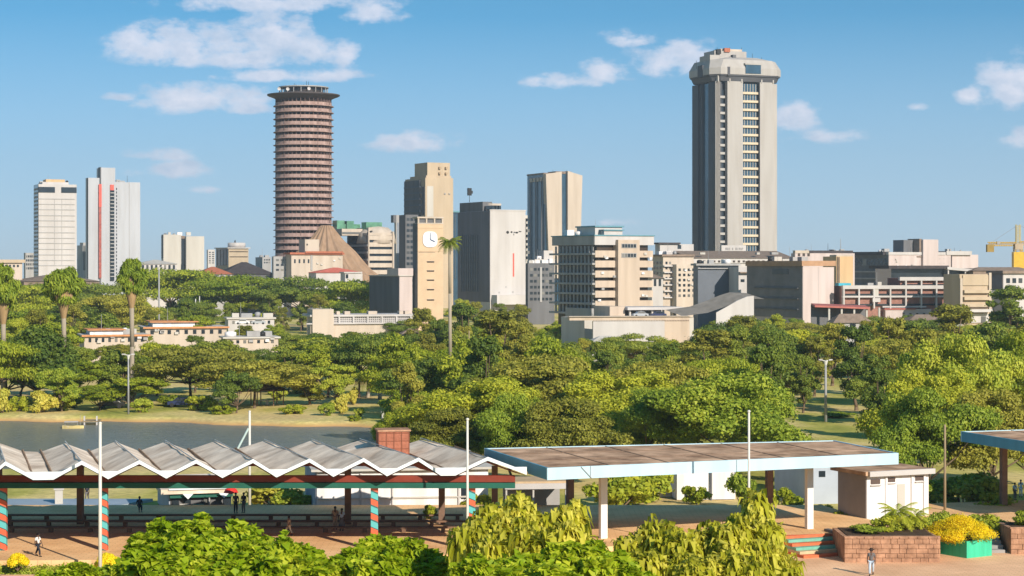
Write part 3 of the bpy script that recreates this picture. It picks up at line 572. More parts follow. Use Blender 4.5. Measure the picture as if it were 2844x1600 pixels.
for i in range(60): u = b.wr * i / 60; m.box(u, u + .18, -.12, .2, b.z(808.2), b.z(806.2))
m.build('drip_blocks', roofb, b.o)
# parked cars on the podium road, tiny
def make_car(paint):
    o = empty('parked_car')
    m = MB(); prof = [(-2.1, .3), (-2.1, .8), (-1.2, .95), (-.7, 1.42), (.9, 1.42), (1.5, .95), (2.1, .85), (2.15, .3)]
    n = len(prof); m.add([(x, -.82, z) for x, z in prof] + [(x, .82, z) for x, z in prof], [tuple(range(n)), tuple(range(2 * n - 1, n - 1, -1))] + [(i, n + i, n + (i + 1) % n, (i + 1) % n) for i in range(n)])
    m.build('body', paint, o, bevel=.06)
    g_ = MB(); gp = [(-1.12, .97), (-.68, 1.36), (.86, 1.36), (1.38, .97)]
    for s in (-.84, .84): MB().add([(x, s, z) for x, z in gp], [(0, 1, 2, 3)]).build('window', glass, o)
    for x in (-1.35, 1.35):
        for s in (-.8, .8):
            w = MB(); w.bar((x, s - .1, .32), (x, s + .1, .32), .32, n=12); w.build('wheel', blackm, o)
    return o
def lathe_window(): pass
car_cols = [('white', (.7, .7, .7)), ('silver', (.4, .42, .44)), ('dark blue', (.02, .03, .09)), ('red', (.4, .03, .02)), ('black', (.02, .02, .02))]
protos = {}
def place_car(x, y, D, colname, rz, label, z=None):
    if colname not in protos:
        p = make_car(mat('car_paint_' + colname.replace(' ', '_'), dict(car_cols)[colname], .3, .02, 1, spec=.6)); protos[colname] = p
        p.location = (X(x, D), D, z if z is not None else Z(y, D)); p.rotation_euler = (0, 0, rz); tag(p, label, 'car', 'cars parked and driving beyond the lake')
    else: copy_tree(protos[colname], (X(x, D), D, z if z is not None else Z(y, D)), rz, label=label, group='cars parked and driving beyond the lake')
# 14 low white houses right of the office block
b = Bld('low_block', 'white low block with dark roof edge left of the tallest tower', 1648, 1660, 1745, 900, 18); b.body(614, white); b.box('roof_slab', roofd, -1, b.fu(1710), -1, b.wl, b.z(614), b.z(610)); b.grid('F', 1704, 1714, 1, 616, 626, 1, .9, 1, glass)
b = Bld('low_block', 'cream stepped apartment block with many small balconies beside the office block', 1640, 1668, 1745, 760, 22)
b.body(645, cream); b.box('roof', roofb, -.8, b.wr, -.8, b.wl, b.z(645), b.z(640)); b.box('wing', cream, b.fu(1690), b.fu(1740), -4, .1, 0, b.z(665)); b.grid('F', 1672, 1690, 2, 655, 745, 7, .55, .5, glass); b.grid('F', 1692, 1738, 4, 672, 750, 6, .5, .5, glass, 'window', 4.1); b.bands('F', 1668, 1690, 655, 750, 6, .2, white, 'balcony', -1.2, 0)
b.clutter(640, 4, 12, 1.8); b.coolers(1692, 1738, 672, 750, 8, 5, -4); b.grid('S', 1642, 1666, 3, 655, 745, 7, .5, .5, glass); b.box('water_tank', white, 3, 7, 3, 7, b.z(640), b.z(632))
lowhouse(1640, 1668, 700, 690, 640, white, roofb, 'small white house tucked right of the office block', win=2)
# 15 the tallest tower
def tall_tower():
    b = Bld('skyscraper', 'tallest tower in view, pale concrete piers with window bays and a flared crown', 1742, 1800, 1956, 1100, 21)
    W, L = b.wr, b.wl; shade_tone = mat('side_shade_tone', (.065, .07, .08), .6, .1, .1, True); pc = mat('pale_pier_concrete', (.41, .385, .36), .8, .04, .06, True); dc = mat('shaded_slot_concrete', (.10, .10, .11), .8, .1, .1)  # shade of the left side is put into its dark slate tone
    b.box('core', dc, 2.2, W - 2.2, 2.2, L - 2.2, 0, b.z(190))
    def pier(x0, x1, y=200, d=0, dep=3): return b.box('pier', pc, b.fu(x0), b.fu(x1), d, dep, 0, b.z(y))
    pier(1800, 1812, 205); pier(1828, 1867, 203, -1.0); pier(1909.5, 1945, 203, -1.0); b.box('pier', pc, b.fu(1945), W, .6, 5, 0, b.z(206)); b.F('pier_edge', pale, 1944, 1945.4, 206, 700, -.4, 1)
    b.box('corner_pier', pc, 0.25, b.fu(1812), 0, b.fv(1790), 0, b.z(203)); b.box('shade_toned_side', shade_tone, 0, 4, .5, b.fv(1782), 0, b.z(203.5))
    b.box('side_pier', shade_tone, 0, 4, b.fv(1766), b.fv(1742), 0, b.z(206)); b.box('side_pier', shade_tone, -1.2, 4, b.fv(1760), b.fv(1746), 0, b.z(206))  # left piers take the dark tone that paints in their shade
    b.box('rear_pier', pc, 2, W - 1, L - 4, L, 0, b.z(203)); b.box('right_pier', pc, W - 3, W, 4, L - 2, 0, b.z(206))
    b.box('bay_glass', glassb, b.fu(1867), b.fu(1909.5), .9, 2.3, 0, b.z(208)); b.box('bay_glass', glass, b.fu(1811), b.fu(1823), .9, 2.3, 0, b.z(225))
    b.bands('F', 1867, 1907.5, 213, 680, 22, .27, mat('bay_spandrel', (.60, .50, .36), .8, .1, .4), 'bay_ledge', -.4, 1.2)
    b.bands('F', 1811, 1823, 226, 672, 22, .3, pc, 'bay_ledge', -.3, 1.2)
    mb = MB()
    for x in (1874, 1881, 1888, 1895, 1902): mb.box(b.fu(x), b.fu(x + 1.1), .6, 1.1, 0, b.z(208))
    mb.build('bay_mullions', pale, b.o)
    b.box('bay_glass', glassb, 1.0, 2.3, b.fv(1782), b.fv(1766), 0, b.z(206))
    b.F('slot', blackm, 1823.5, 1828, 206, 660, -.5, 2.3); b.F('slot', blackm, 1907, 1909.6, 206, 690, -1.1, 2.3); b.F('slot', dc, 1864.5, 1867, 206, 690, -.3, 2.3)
    # crown
    def octa(e, c): return [(-e + c, -e), (W + e - c, -e), (W + e, -e + c), (W + e, L + e - c), (W + e - c, L + e), (-e + c, L + e), (-e, L + e - c), (-e, -e + c)]
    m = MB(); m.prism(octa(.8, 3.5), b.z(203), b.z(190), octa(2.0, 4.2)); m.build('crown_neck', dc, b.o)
    m = MB()
    for x in (1803, 1832, 1862, 1912, 1941): m.box(b.fu(x), b.fu(x + 3), -1.4, 1, b.z(205), b.z(188))
    m.build('crown_brackets', pc, b.o)
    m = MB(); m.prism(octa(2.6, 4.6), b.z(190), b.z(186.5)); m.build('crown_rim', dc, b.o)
    m = MB(); m.prism(octa(3.0, 4.8), b.z(186.5), b.z(170)); m.prism(octa(3.0, 4.8), b.z(170), b.z(148), octa(1.0, 5.5)); m.build('crown', pc, b.o)
    cz_ = octa(.7, 5.8); m = MB(); m.prism(cz_, b.z(148), b.z(139), [(W * .5 + (x - W * .5) * .62, L * .5 + (y - L * .5) * .62) for x, y in cz_]); m.build('crown_shoulder', pc, b.o)
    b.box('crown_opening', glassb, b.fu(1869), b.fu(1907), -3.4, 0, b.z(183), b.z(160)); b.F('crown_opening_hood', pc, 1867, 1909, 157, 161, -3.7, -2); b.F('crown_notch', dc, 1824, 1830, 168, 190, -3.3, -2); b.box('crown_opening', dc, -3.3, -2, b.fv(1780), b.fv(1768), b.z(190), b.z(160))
    b.roofbox('penthouse', pc, 1812, 1893, 123, 150, .25, .7); b.roofbox('penthouse', cream, 1830, 1885, 117, 130, .3, .6); b.roofbox('penthouse', pc, 1795, 1840, 136, 150, .15, .6); b.roofbox('plant_cage', blackm, 1816, 1826, 120, 132, .2, .3); b.roofbox('plant_cage', rooft, 1836, 1850, 116, 126, .22, .28); b.roofbox('louvre', darkc, 1850, 1858, 134, 146, .1, .2)
    for (x, y) in ((1775, 148), (1890, 110), (1917, 124), (1940, 133), (1828, 113), (1860, 111)): b.mast(x, y, y + 22, .4, .18)
    s = Bld('sign_block', 'white sign block with dark lettering at the foot of the tallest tower', 1811, 1815, 1877, 1000, 15, 'sign'); s.box('panel', white, 0, s.wr, 0, 2, 0, s.z(617))
    t = MB(); u = s.fu(1825); hh = 1.15; r_ = random.Random(4)
    for i in range(11):
        if i in (3, 5): u += .9; continue
        w = .62; zc = s.z(626)
        t.box(u, u + .17, -.05, .05, zc - hh / 2, zc + hh / 2)
        if i % 3 != 1: t.box(u + w - .17, u + w, -.05, .05, zc - hh / 2, zc + hh / 2)
        for q in ((-.5, -.35), (.35, .5), (-.08, .08)):
            if r_.random() < .7: t.box(u, u + w, -.05, .05, zc + q[0] * hh, zc + q[1] * hh)
        u += .9
    t.build('lettering', darkc, s.o)
tall_tower()
# 16 low complex at its foot
b = Bld('conference_building', 'long low building with brown roof and white fascia below the tallest tower', 1720, 1740, 1995, 860, 12)
b.box('wall', white, 0, b.wr, 0, 22, 0, b.z(652)); b.box('fascia', white, -.5, b.wr, -.6, 22, b.z(662), b.z(650))
w_ = b.wr
b.clutter(640, 3, 21, 1.2, .1, .2)
MB().add([(-1, -1, b.z(650)), (w_ + 1, -1, b.z(650)), (w_ + 1, 24, b.z(630)), (-1, 24, b.z(630)), (w_ + 1, 30, b.z(650)), (-1, 30, b.z(650))], [(0, 1, 2, 3), (3, 2, 4, 5), (1, 4, 2), (0, 3, 5), (0, 5, 4, 1)]).build('roof', roofb, b.o)
b.grid('F', 1752, 1950, 16, 655, 660, 1, .45, 1, glassbrown, 'window', .75); b.grid('F', 1925, 1965, 2, 650, 660, 1, .3, .8, darkc, 'vent', 1.)
b = Bld('theatre_block', 'dark slate blue panelled block below the long brown roof', 1744, 1756, 1858, 700, 14); sl = mat('slate_blue_panel', (.115, .13, .155), .45, .12, .15)
b.body(668, sl); b.box('roof_slab', greyc, -1, b.wr + .4, -1, b.wl, b.z(668), b.z(663)); b.F('cornice', greyc, 1754, 1860, 674, 676.5, -.8, .1); b.F('window_band', glass, 1762, 1850, 666, 673, -.3, .1); b.clutter(663, 6, 13, 1.6)
b = Bld('infill_block', 'narrow white link building between the slate blue block and the brown block', 1856, 1858, 1886, 690, 10); b.body(672, white); b.grid('F', 1862, 1874, 1, 700, 712, 1, .8, .6, glass); b.F('hood', roofb, 1859, 1884, 684, 687, -1.5, .1)
b = Bld('theatre_block', 'dark brown grey block with one pink blank front, behind the curved white ramp', 1880, 2020, 2098, 640, 29)
b.body(672, pinkw); b.S('side_wall', mat('brown_grey_shade_side', (.21, .19, .185), .85, .15, .2), 1880, 2019.5, 664, 800, -.2, .1); b.box('roof_band', mat('terracotta_cornice', (.42, .25, .15), .85), -.8, b.wr + .4, -.5, b.wl, b.z(669), b.z(656)); b.S('panel', darkc, 1945, 1985, 678, 690, -.4, .1); b.clutter(656, 5, 14, 1.6); b.F('wall_joint', greyc, 2058, 2058.6, 672, 790, -.05, .1); b.bands('S', 1900, 2010, 700, 780, 3, .12, darkc, 'ledge', -.6, 0)  # shade on the long side wall is put into its brown grey
b = Bld('orange_block', 'ochre blank block right of the pink front block', 2098, 2104, 2146, 700, 14); b.body(645, ochre); b.box('parapet', cream, 0, b.wr, 0, 6, b.z(645), b.z(641)); b.F('downpipe', roofb, 2106, 2107.5, 646, 760, -.4, .1); b.F('downpipe', roofb, 2110, 2111.5, 646, 760, -.4, .1); b.box('blue_tank', mat('turquoise_paint', (.05, .38, .50), .5), b.fu(2100), b.fu(2131), -3.4, -.3, b.z(723), b.z(712))
# curved ramp roof
D = 520; o = empty('curved_roof_hall', (X(1745, D), D, -2.5), R(10)); tag(o, 'low hall with upswept grey roof and white curved side wall', 'building')
pr = [(1680, 780), (1745, 772), (1790, 757), (1825, 743), (1850, 736), (1893, 738)]
us = [(x - 1745) * D / FP for x, _ in pr]; zs = [Z(y, D) + 2.5 for _, y in pr]; n = len(pr)
MB().add([(u, 4, z) for u, z in zip(us, zs)] + [(u + 3, -3, z - 1.5) for u, z in zip(us, zs)], [(n + i, n + i + 1, i + 1, i) for i in range(n - 1)]).build('roof', roofb if False else mat('grey_sheet_roof', (.22, .20, .175), .8, .15, .5), o)
ww = [(1795, 786), (1825, 770), (1850, 756), (1875, 746), (1893, 744)]
MB().prism([(0, 0), (1, 0)], 0, 1) if False else None
m = MB(); q = [((x - 1745) * D / FP, Z(y, D) + 2.5) for x, y in ww]; k = len(q)
m.add([(u, -3.2, z) for u, z in q] + [(u, -3.2, 0) for u, z in q] + [(u, -2.6, z) for u, z in q] + [(u, -2.6, 0) for u, z in q],
      [(k + i, k + i + 1, i + 1, i) for i in range(k - 1)] + [(2 * k + i, 2 * k + i + 1, 3 * k + i + 1, 3 * k + i) for i in range(k - 1)] + [(i, i + 1, 2 * k + i + 1, 2 * k + i) for i in range(k - 1)] + [(k - 1, 2 * k - 1, 4 * k - 1, 3 * k - 1)])
m.build('side_wall', white, o)
# 17 right hand complex
b = Bld('white_block', 'long white upper block with a square tower on the right skyline', 2148, 2236, 2464, 980, 24)
b.box('wall', pinkw, 0, b.fu(2392), 0, b.wl, 0, b.z(641)); b.box('wall', pinkw, b.fu(2398), b.fu(2464), 1, 20, 0, b.z(640)); b.box('parapet', white, -.4, b.fu(2378), -.4, 8, b.z(641), b.z(634)); b.box('parapet', white, b.fu(2380), b.fu(2444), -.4, 12, b.z(641), b.z(631)); b.box('link', darkc, b.fu(2384), b.fu(2402), 2, 10, 0, b.z(645))
b.box('tower', pinkw, b.fu(2318), b.fu(2356), -1.5, 12, 0, b.z(602)); b.box('tank_room', darkc, b.fu(2288), b.fu(2312), 5, 14, b.z(634), b.z(603)); b.box('tank_room', roofb, b.fu(2313), b.fu(2319), 0, 10, b.z(634), b.z(600)); b.F('slot', roofb, 2306, 2325, 644, 646.5, -.5, .1); b.grid('F', 2358, 2380, 2, 645, 668, 2, .3, .1, greyc, 'vent')
b.S('side_wall', darkc, 2148, 2235.5, 640, 720, -.2, .1); b.grid('S', 2150, 2234, 8, 650, 668, 1, .8, .9, glass, 'window', .3); b.bands('S', 2148, 2235, 668, 720, 3, .2, greyc, 'ledge', -1, 0); b.box('roof_edge', roofd, -2, 2, 2, b.wl, b.z(641), b.z(633))  # dark tone of the side wall paints in its shade
for x in (2300, 2362, 2410): b.mast(x, 622, 636, .1, .1)
b.clutter(634, 7, 15, 2, .1, .6); b.coolers(2245, 2390, 650, 672, 6, 7)
b = Bld('white_block', 'low white and dark roofed block right of the long brown roof', 1990, 2000, 2150, 930, 12); b.body(637, pinkw); b.box('roof', roofd, b.fu(2040), b.wr, 2, 14, b.z(637), b.z(630)); b.grid('F', 2004, 2040, 3, 632, 646, 1, .5, .8, glassbrown); b.box('parapet', cream, 0, b.fu(2035), -.2, 3, b.z(637), b.z(630)); b.clutter(637, 6, 16, 2); b.mast(2088, 612, 632); b.mast(2120, 600, 632, .5, .2, steel)
b = Bld('parking_garage', 'white grid fronted building with brick red panels in its openings on the right', 2112, 2121, 2414, 640, 8)
b.box('core', brickm, .8, b.wr - .5, 1.2, 14, 0, b.z(720)); b.box('upper_core', brickm, b.fu(2268), b.wr - .5, 1.2, 14, b.z(720), b.z(700))
b.F('beam', white, 2120, 2414, 721 - 3, 727, -.3, 1.4); b.F('beam', white, 2263, 2414, 697, 706, -.3, 1.4); b.F('beam', white, 2120, 2414, 744, 748.5, -.2, 1.4); b.F('beam', white, 2220, 2330, 770, 774, -.2, 1.4)
for x in (2121, 2159, 2197, 2238, 2277, 2316, 2354, 2391, 2410):
    b.F('pier', white, x, x + 3.6, 700 if x > 2260 else 722, 776, -.25, 1.5)
b.F('roller_door', pale, 2196, 2210, 727, 744, -.1, 1.4); b.F('sign', white, 2195, 2214, 750, 760, -.3, 1.0); b.clutter(720, 4, 17, 1.4)
b.F('shade_strip', glass, 2124, 2410, 739, 744, .5, 1.3); b.F('shade_strip', glass, 2124, 2410, 765, 769, .5, 1.3); b.F('shade_strip', glass, 2270, 2410, 715, 719, .5, 1.3)
b.box('base_wall', pinkw, b.fu(2225), b.fu(2340), -1, 2, 0, b.z(778)); b.F('red_edge', dullred, 2222, 2300, 776, 779, -1.4, .1); b.grid('F', 2262, 2330, 4, 786, 800, 2, .3, .4, glassbrown, 'window', 1.15)
b = Bld('long_shed', 'building under a long dark flat roof behind the white grid front', 2232, 2240, 2470, 760, 9)
b.box('core', glass, 1, b.wr - 1, 2, 20, 0, b.z(675)); b.box('roof', roofd, -1, b.fu(2385), -1, 22, b.z(676), b.z(668))
MB().add([(b.fu(2380), -1.5, b.z(671)), (b.fu(2470), -1.5, b.z(680)), (b.fu(2470), 18, b.z(680)), (b.fu(2380), 18, b.z(671)), (b.fu(2380), -1.5, b.z(678)), (b.fu(2470), -1.5, b.z(686)), (b.fu(2470), 18, b.z(686)), (b.fu(2380), 18, b.z(678))], [(0, 1, 2, 3), (4, 7, 6, 5), (0, 4, 5, 1), (1, 5, 6, 2), (2, 6, 7, 3), (3, 7, 4, 0)]).build('sloped_fascia', white, b.o)
for x in (2382, 2425, 2462): b.F('post', white, x, x + 3, 680, 700, -1, -.4)
b = Bld('ochre_block', 'ochre block with stacked horizontal balconies right of the white grid front', 2408, 2414, 2492, 620, 12)
b.body(690, beige); b.bands('F', 2422, 2486, 720, 772, 3, .45, beige, 'balcony', -1.3, .1); b.F('side_rib', cream, 2486, 2492, 686, 780, -.6, .1); b.F('side_rib', cream, 2414, 2420, 700, 780, -.5, .1); b.F('top_panel', beige, 2421, 2485, 692, 718, -.4, .1)
b.F('canopy', white, 2418, 2486, 778, 785, -3, .1); b.F('base_wall', white, 2441, 2486, 789, 812, -.5, .1); b.F('doorway', glass, 2466, 2478, 796, 812, -.6, .1)
b = Bld('low_building', 'white building with shaded side at the right edge below the crane', 2496, 2524, 2600, 660, 24); b.body(688, white); b.S('side_wall', mat('brown_grey_shade_side', (.21, .19, .185)), 2496, 2523.5, 688, 740, -.2, .1); b.box('roof', roofb, -1, b.wr, -1, b.wl + 2, b.z(688), b.z(681)); b.F('canopy', greyc, 2470, 2505, 731, 736, -2, .2)  # brown grey on the side wall has its shade painted in
b.grid('F', 2528, 2590, 4, 700, 712, 1, .6, 1, glass)
lowhouse(2448, 2600, 681, 672, 760, roofb, roofb, 'wide brown roofed building at the right edge of the skyline', win=0)
# crane
def crane():
    D = 900; k = D / FP; o = empty('tower_crane', (X(2561, D), D, -2.5)); tag(o, 'yellow tower crane with its counter jib reaching left, at the right edge', 'crane')
    zz = lambda y: Z(y, D) + 2.5
    def lattice(a, c, w, n, m, part):
        a, c = Vector(a), Vector(c); d = c - a; q = d.to_track_quat('Z', 'Y'); mb = MB(); cs = [(-w, -w), (w, -w), (w, w), (-w, w)]
        P = lambda i, j: a + d * (i / n) + q @ Vector((cs[j % 4][0], cs[j % 4][1], 0))
        for j in range(4): mb.bar(P(0, j), P(n, j), .16, n=4)
        for i in range(n):
            for j in range(4): mb.bar(P(i, j), P(i + 1, j + 1), .1, n=4); mb.bar(P(i, j), P(i, j + 1), .08, n=4)
        mb.build(part, m, o)
    lattice((0, 0, 0), (0, 0, zz(622)), 1.7, 22, yellowp, 'mast'); lattice((0, 0, zz(612)), (0, 0, zz(565)), .9, 8, mat('faded_yellow', (.6, .5, .25), .6), 'tower_head')
    lattice((-1, 0, zz(614)), (-76 * k, 0, zz(614)), .8, 12, yellowp, 'counter_jib'); lattice((1, 0, zz(612)), (160 * k, 0, zz(608)), .8, 24, yellowp, 'jib')
    MB().box(-79 * k, -62 * k, -1.3, 1.3, zz(634), zz(615)).build('counterweight', mat('crane_block', (.32, .22, .07), .8), o); MB().box(-54 * k, -46 * k, -1, 1, zz(614), zz(607)).build('winch', greyc, o)
    MB().box(-1.8, 1.8, -2.2, 1.4, zz(628), zz(613)).build('cab', beige, o); MB().box(-2.4, 2.8, -1.9, 1.9, 0, zz(634)).build('mast_sleeve', yellowp, o)
    m = MB(); m.bar((0, 0, zz(566)), (-70 * k, 0, zz(612)), .07, n=4); m.bar((0, 0, zz(566)), (100 * k, 0, zz(606)), .07, n=4); m.build('tie_cable', steel, o)
crane()
# red canopy walkway
D = 560; o = empty('red_canopy', (X(2048, D), D, -2.4), R(4)); tag(o, 'red roofed walkway canopy on pale posts below the pink blank front', 'canopy')
k = D / FP; zt = Z(768, D) + 2.4
MB().add([(0, -1, zt), (140 * k, -1, zt - .6), (140 * k, 4, zt - .1), (0, 4, zt + .5), (0, -1, zt - .5), (140 * k, -1, zt - 1.1), (140 * k, 4, zt - .6), (0, 4, zt)], [(0, 1, 2, 3), (4, 7, 6, 5), (0, 4, 5, 1), (1, 5, 6, 2), (2, 6, 7, 3), (3, 7, 4, 0)]).build('roof', dullred, o)
for i in range(5): MB().box(4 + i * 3.6, 4.5 + i * 3.6, -.4, .2, 0, zt - .7).build('post', pale, o)
MB().box(0, 140 * k, 4, 4.3, 0, zt).build('back_wall', darkc, o)
# 18 parliament low wing with white screens, and low houses among the trees
b = Bld('screened_wing', 'long low white building with perforated screens below the clock tower', 770, 783, 1040, 560, 10)
b.box('wall', glassbrown, .8, b.wr - .4, .8, 14, 0, b.z(797)); b.box('roof_slab', white, -.4, b.wr + .4, -.5, 15, b.z(797), b.z(792)); b.box('base_wall', cream, -.2, b.wr, -.1, 3, 0, b.z(815)); b.F('ledge', white, 770, 1040, 813, 816, -.8, .3)
b.box('end_block', cream, b.fu(785), b.fu(838), -1, 9, 0, b.z(778)); sc = MB(); u0, u1 = b.fu(815), b.wr - .4; n = 44
for i in range(n + 1): u = u0 + (u1 - u0) * i / n; sc.box(u - .14, u + .14, .1, .6, b.z(815), b.z(797))
for y in (798, 802.5, 807, 811.5): sc.box(u0, u1, .05, .65, b.z(y + .9), b.z(y - .9))
sc.build('screen', white, b.o)
for i in range(7): x = 815 + i * 36; b.F('pier', white, x, x + 4, 795, 816, -.4, .3)
for (x0, x1) in ((850, 858), (870, 884), (930, 952), (1008, 1018), (1022, 1034)): b.roofbox('roof_plant', cream, x0, x1, 784, 793, .2, .5)
for (xl, xc, xr, ye, D, lab) in ((200, 212, 372, 846, 440, 'long low cream building with flat orange edged roof at left behind two cypresses'), (352, 366, 570, 826, 470, 'long low tan building with thin orange roof edge behind the fan palm')):
    b = Bld('low_building', lab, xl, xc, xr, D, 8); b.body(ye, cream); b.box('roof', pale, -.5, b.wr + .5, -.5, b.wl + .5, b.z(ye), b.z(ye - 3)); b.box('roof_edge', mat('orange_trim', (.55, .25, .11), .8, .15, 1), -.6, b.wr + .6, -.7, -.5, b.z(ye + 1), b.z(ye - 3.4))
    b.box('upper_storey', wash, b.wr * .1, b.wr * .62, 2, b.wl - 1, b.z(ye - 3), b.z(ye - 14)); b.box('upper_roof', mat('orange_tile', (.55, .25, .11), .85, .15, 1), b.wr * .06, b.wr * .66, 1.2, b.wl, b.z(ye - 14), b.z(ye - 16.5))
    b.grid('F', xc + 6, xr - 6, 9, ye + 5, ye + 15, 1, .4, 1, glass); b.clutter(ye - 3, 4, xc, 1.2, .3, .8); b.coolers(xc + 10, xr - 10, ye + 4, ye + 18, 5, xc)
for (xl, xc, xr, ye, D, lab) in ((566, 574, 690, 803, 600, 'low white sheet roofed building left of the screened wing'), (556, 566, 700, 852, 450, 'half hidden low tan building in the middle of the left hand trees')):
    b = Bld('low_building', lab, xl, xc, xr, D, 8); b.body(ye, cream if D < 500 else white); b.box('roof', pale, -.5, b.wr + .5, -.5, b.wl + .5, b.z(ye), b.z(ye - 4)); b.grid('F', xc + 6, xr - 6, 7, ye + 4, ye + 12, 1, .4, 1, glass); b.clutter(ye - 4, 5, xc, 1.3, .2, .8); b.coolers(xc + 10, xr - 10, ye + 3, ye + 14, 3, xc)
lowhouse(1000, 1075, 852, 828, 440, cream, roofb, 'small cream gatehouse half hidden by trees under the clock tower', win=2)
lowhouse(1490, 1570, 862, 846, 440, white, pale, 'small white kiosk building in front of the long retaining wall', win=3)
lowhouse(2100, 2190, 812, 790, 480, greyc, roofb, 'grey gatehouse under the red canopy among the trees', win=3)
lowhouse(2290, 2420, 806, 792, 520, greyc, roofb, 'low grey service building behind the right hand trees', win=3)
# ------------------------------------------------------------------ foreground: terraces, pavilions, kiosks
deck = mat('terracotta_paving', (.94, .60, .31), .85, .07, .25, bump=.2, rgb2=(.82, .47, .22), joints=.55)
plaza = mat('pink_paving', (.92, .57, .34), .85, .07, .2, bump=.2, rgb2=(.76, .43, .24), joints=.7)
weath = mat('weathered_roof', (.90, .76, .61), .9, .08, .35, rgb2=(.52, .40, .30), detail=8, bump=.3)
weath2 = mat('stained_flat_roof', (.66, .43, .28), .9, .1, .42, rgb2=(.20, .115, .07), detail=8, bump=.3)
skyb = mat('pale_blue_paint', (.46, .66, .76), .55, .04, .4, True)
whp = mat('white_trim_paint', (.74, .78, .80), .5, .05, .8, True)
redb = mat('dark_red_beam', (.21, .035, .018), .6, .15, .8)
greenb = mat('green_beam', (.012, .10, .07), .6, .15, .8)
soff = mat('red_brown_soffit', (.20, .07, .05), .8, .2, .8)
brownc = mat('brown_column', (.22, .14, .10), .8, .2, 1.0)
whitec = mat('white_column', (.76, .74, .70), .7, .04, .5, True)
def slab(name, pts, z0, z1, m, parent=None):
    return MB().prism(pts, z0, z1).build(name, m, parent)
T = slab('terrace', [(-75, 133.0), (-34.8, 134.6), (-8, 136.2), (6, 141), (20, 147.4), (28.2, 149.4), (29.2, 152.5), (26, 166), (-75, 166)], -1.6, 0, deck); tag(T, kind='structure')
T = slab('terrace', [(33, 152.2), (70, 163), (66, 176), (28, 165.5), (30, 160)], -1.6, -.05, deck); tag(T, kind='structure')
P = slab('plaza', [(4, 126), (60, 126), (60, 152), (31, 150), (28, 149), (20, 147.2), (8, 141)], -1.5, -1.28, plaza); tag(P, kind='structure')
P = slab('path', [(-60, 131.5), (-24, 132.2), (-24, 130), (-60, 129.5)], -1.5, -.55, plaza); tag(P, kind='structure')
P = slab('path', [(-56, 172), (-36, 175), (-33, 182), (-56, 182)], -2.0, -1.35, mat('blue_grey_sheet', (.30, .36, .42), .5, .1, .3)); tag(P, kind='structure')  # flat blue grey sheet across the lawn
P = slab('path', [(22, 300), (40, 320), (44, 345), (30, 345), (20, 310)], -2.4, -2.1, mat('dust_path', (.42, .36, .28), .9, .1, .3)); tag(P, kind='structure')
# coloured steps
st = empty('steps', (20.2, 147.4, -1.3), R(22)); tag(st, 'flight of steps painted orange, green and cream leading down from the terrace', 'steps')
cols = [mat('step_orange', (.62, .15, .06), .6, .15, 2), mat('step_green', (.16, .42, .32), .6, .15, 2), mat('step_cream', (.55, .42, .25), .7, .12, 2)]
for i in range(6): MB().box(-.2, 3.9, -3.3 + .55 * i, .6, .216 * i, .216 * (i + 1)).build('step', cols[(0, 2, 1, 0, 1, 0)[i]], st, bevel=.02)
MB().box(3.9, 4.3, -3.4, .7, 0, 1.5).build('side_wall', darkc, st)

def stripes():
    m = bpy.data.materials.new('striped_column'); m.use_nodes = True; nt = m.node_tree; p = nt.nodes['Principled BSDF']; L = nt.links.new
    t = nt.nodes.new('ShaderNodeTexCoord'); sp = nt.nodes.new('ShaderNodeSeparateXYZ'); L(t.outputs['Object'], sp.inputs[0])
    def mth(op, a, b):
        q = nt.nodes.new('ShaderNodeMath'); q.operation = op
        for i, v in enumerate((a, b)):
            if isinstance(v, (int, float)): q.inputs[i].default_value = v
            else: L(v, q.inputs[i])
        return q.outputs[0]
    f = mth('FRACT', mth('DIVIDE', mth('ADD', sp.outputs[2], mth('MULTIPLY', mth('ADD', sp.outputs[0], sp.outputs[1]), .42)), 1.02), 0)
    r = nt.nodes.new('ShaderNodeValToRGB'); r.color_ramp.interpolation = 'CONSTANT'; e = r.color_ramp.elements
    e[0].position = 0; e[0].color = (.70, .12, .05, 1); e[1].position = .40; e[1].color = (.03, .05, .05, 1)
    for q, c in ((.46, (.10, .45, .45, 1)), (.88, (.04, .12, .12, 1))):
        k = e.new(q); k.color = c
    L(f, r.inputs[0]); L(r.outputs[0], p.inputs['Base Color']); p.inputs['Roughness'].default_value = .55
    return m
stripem = stripes()
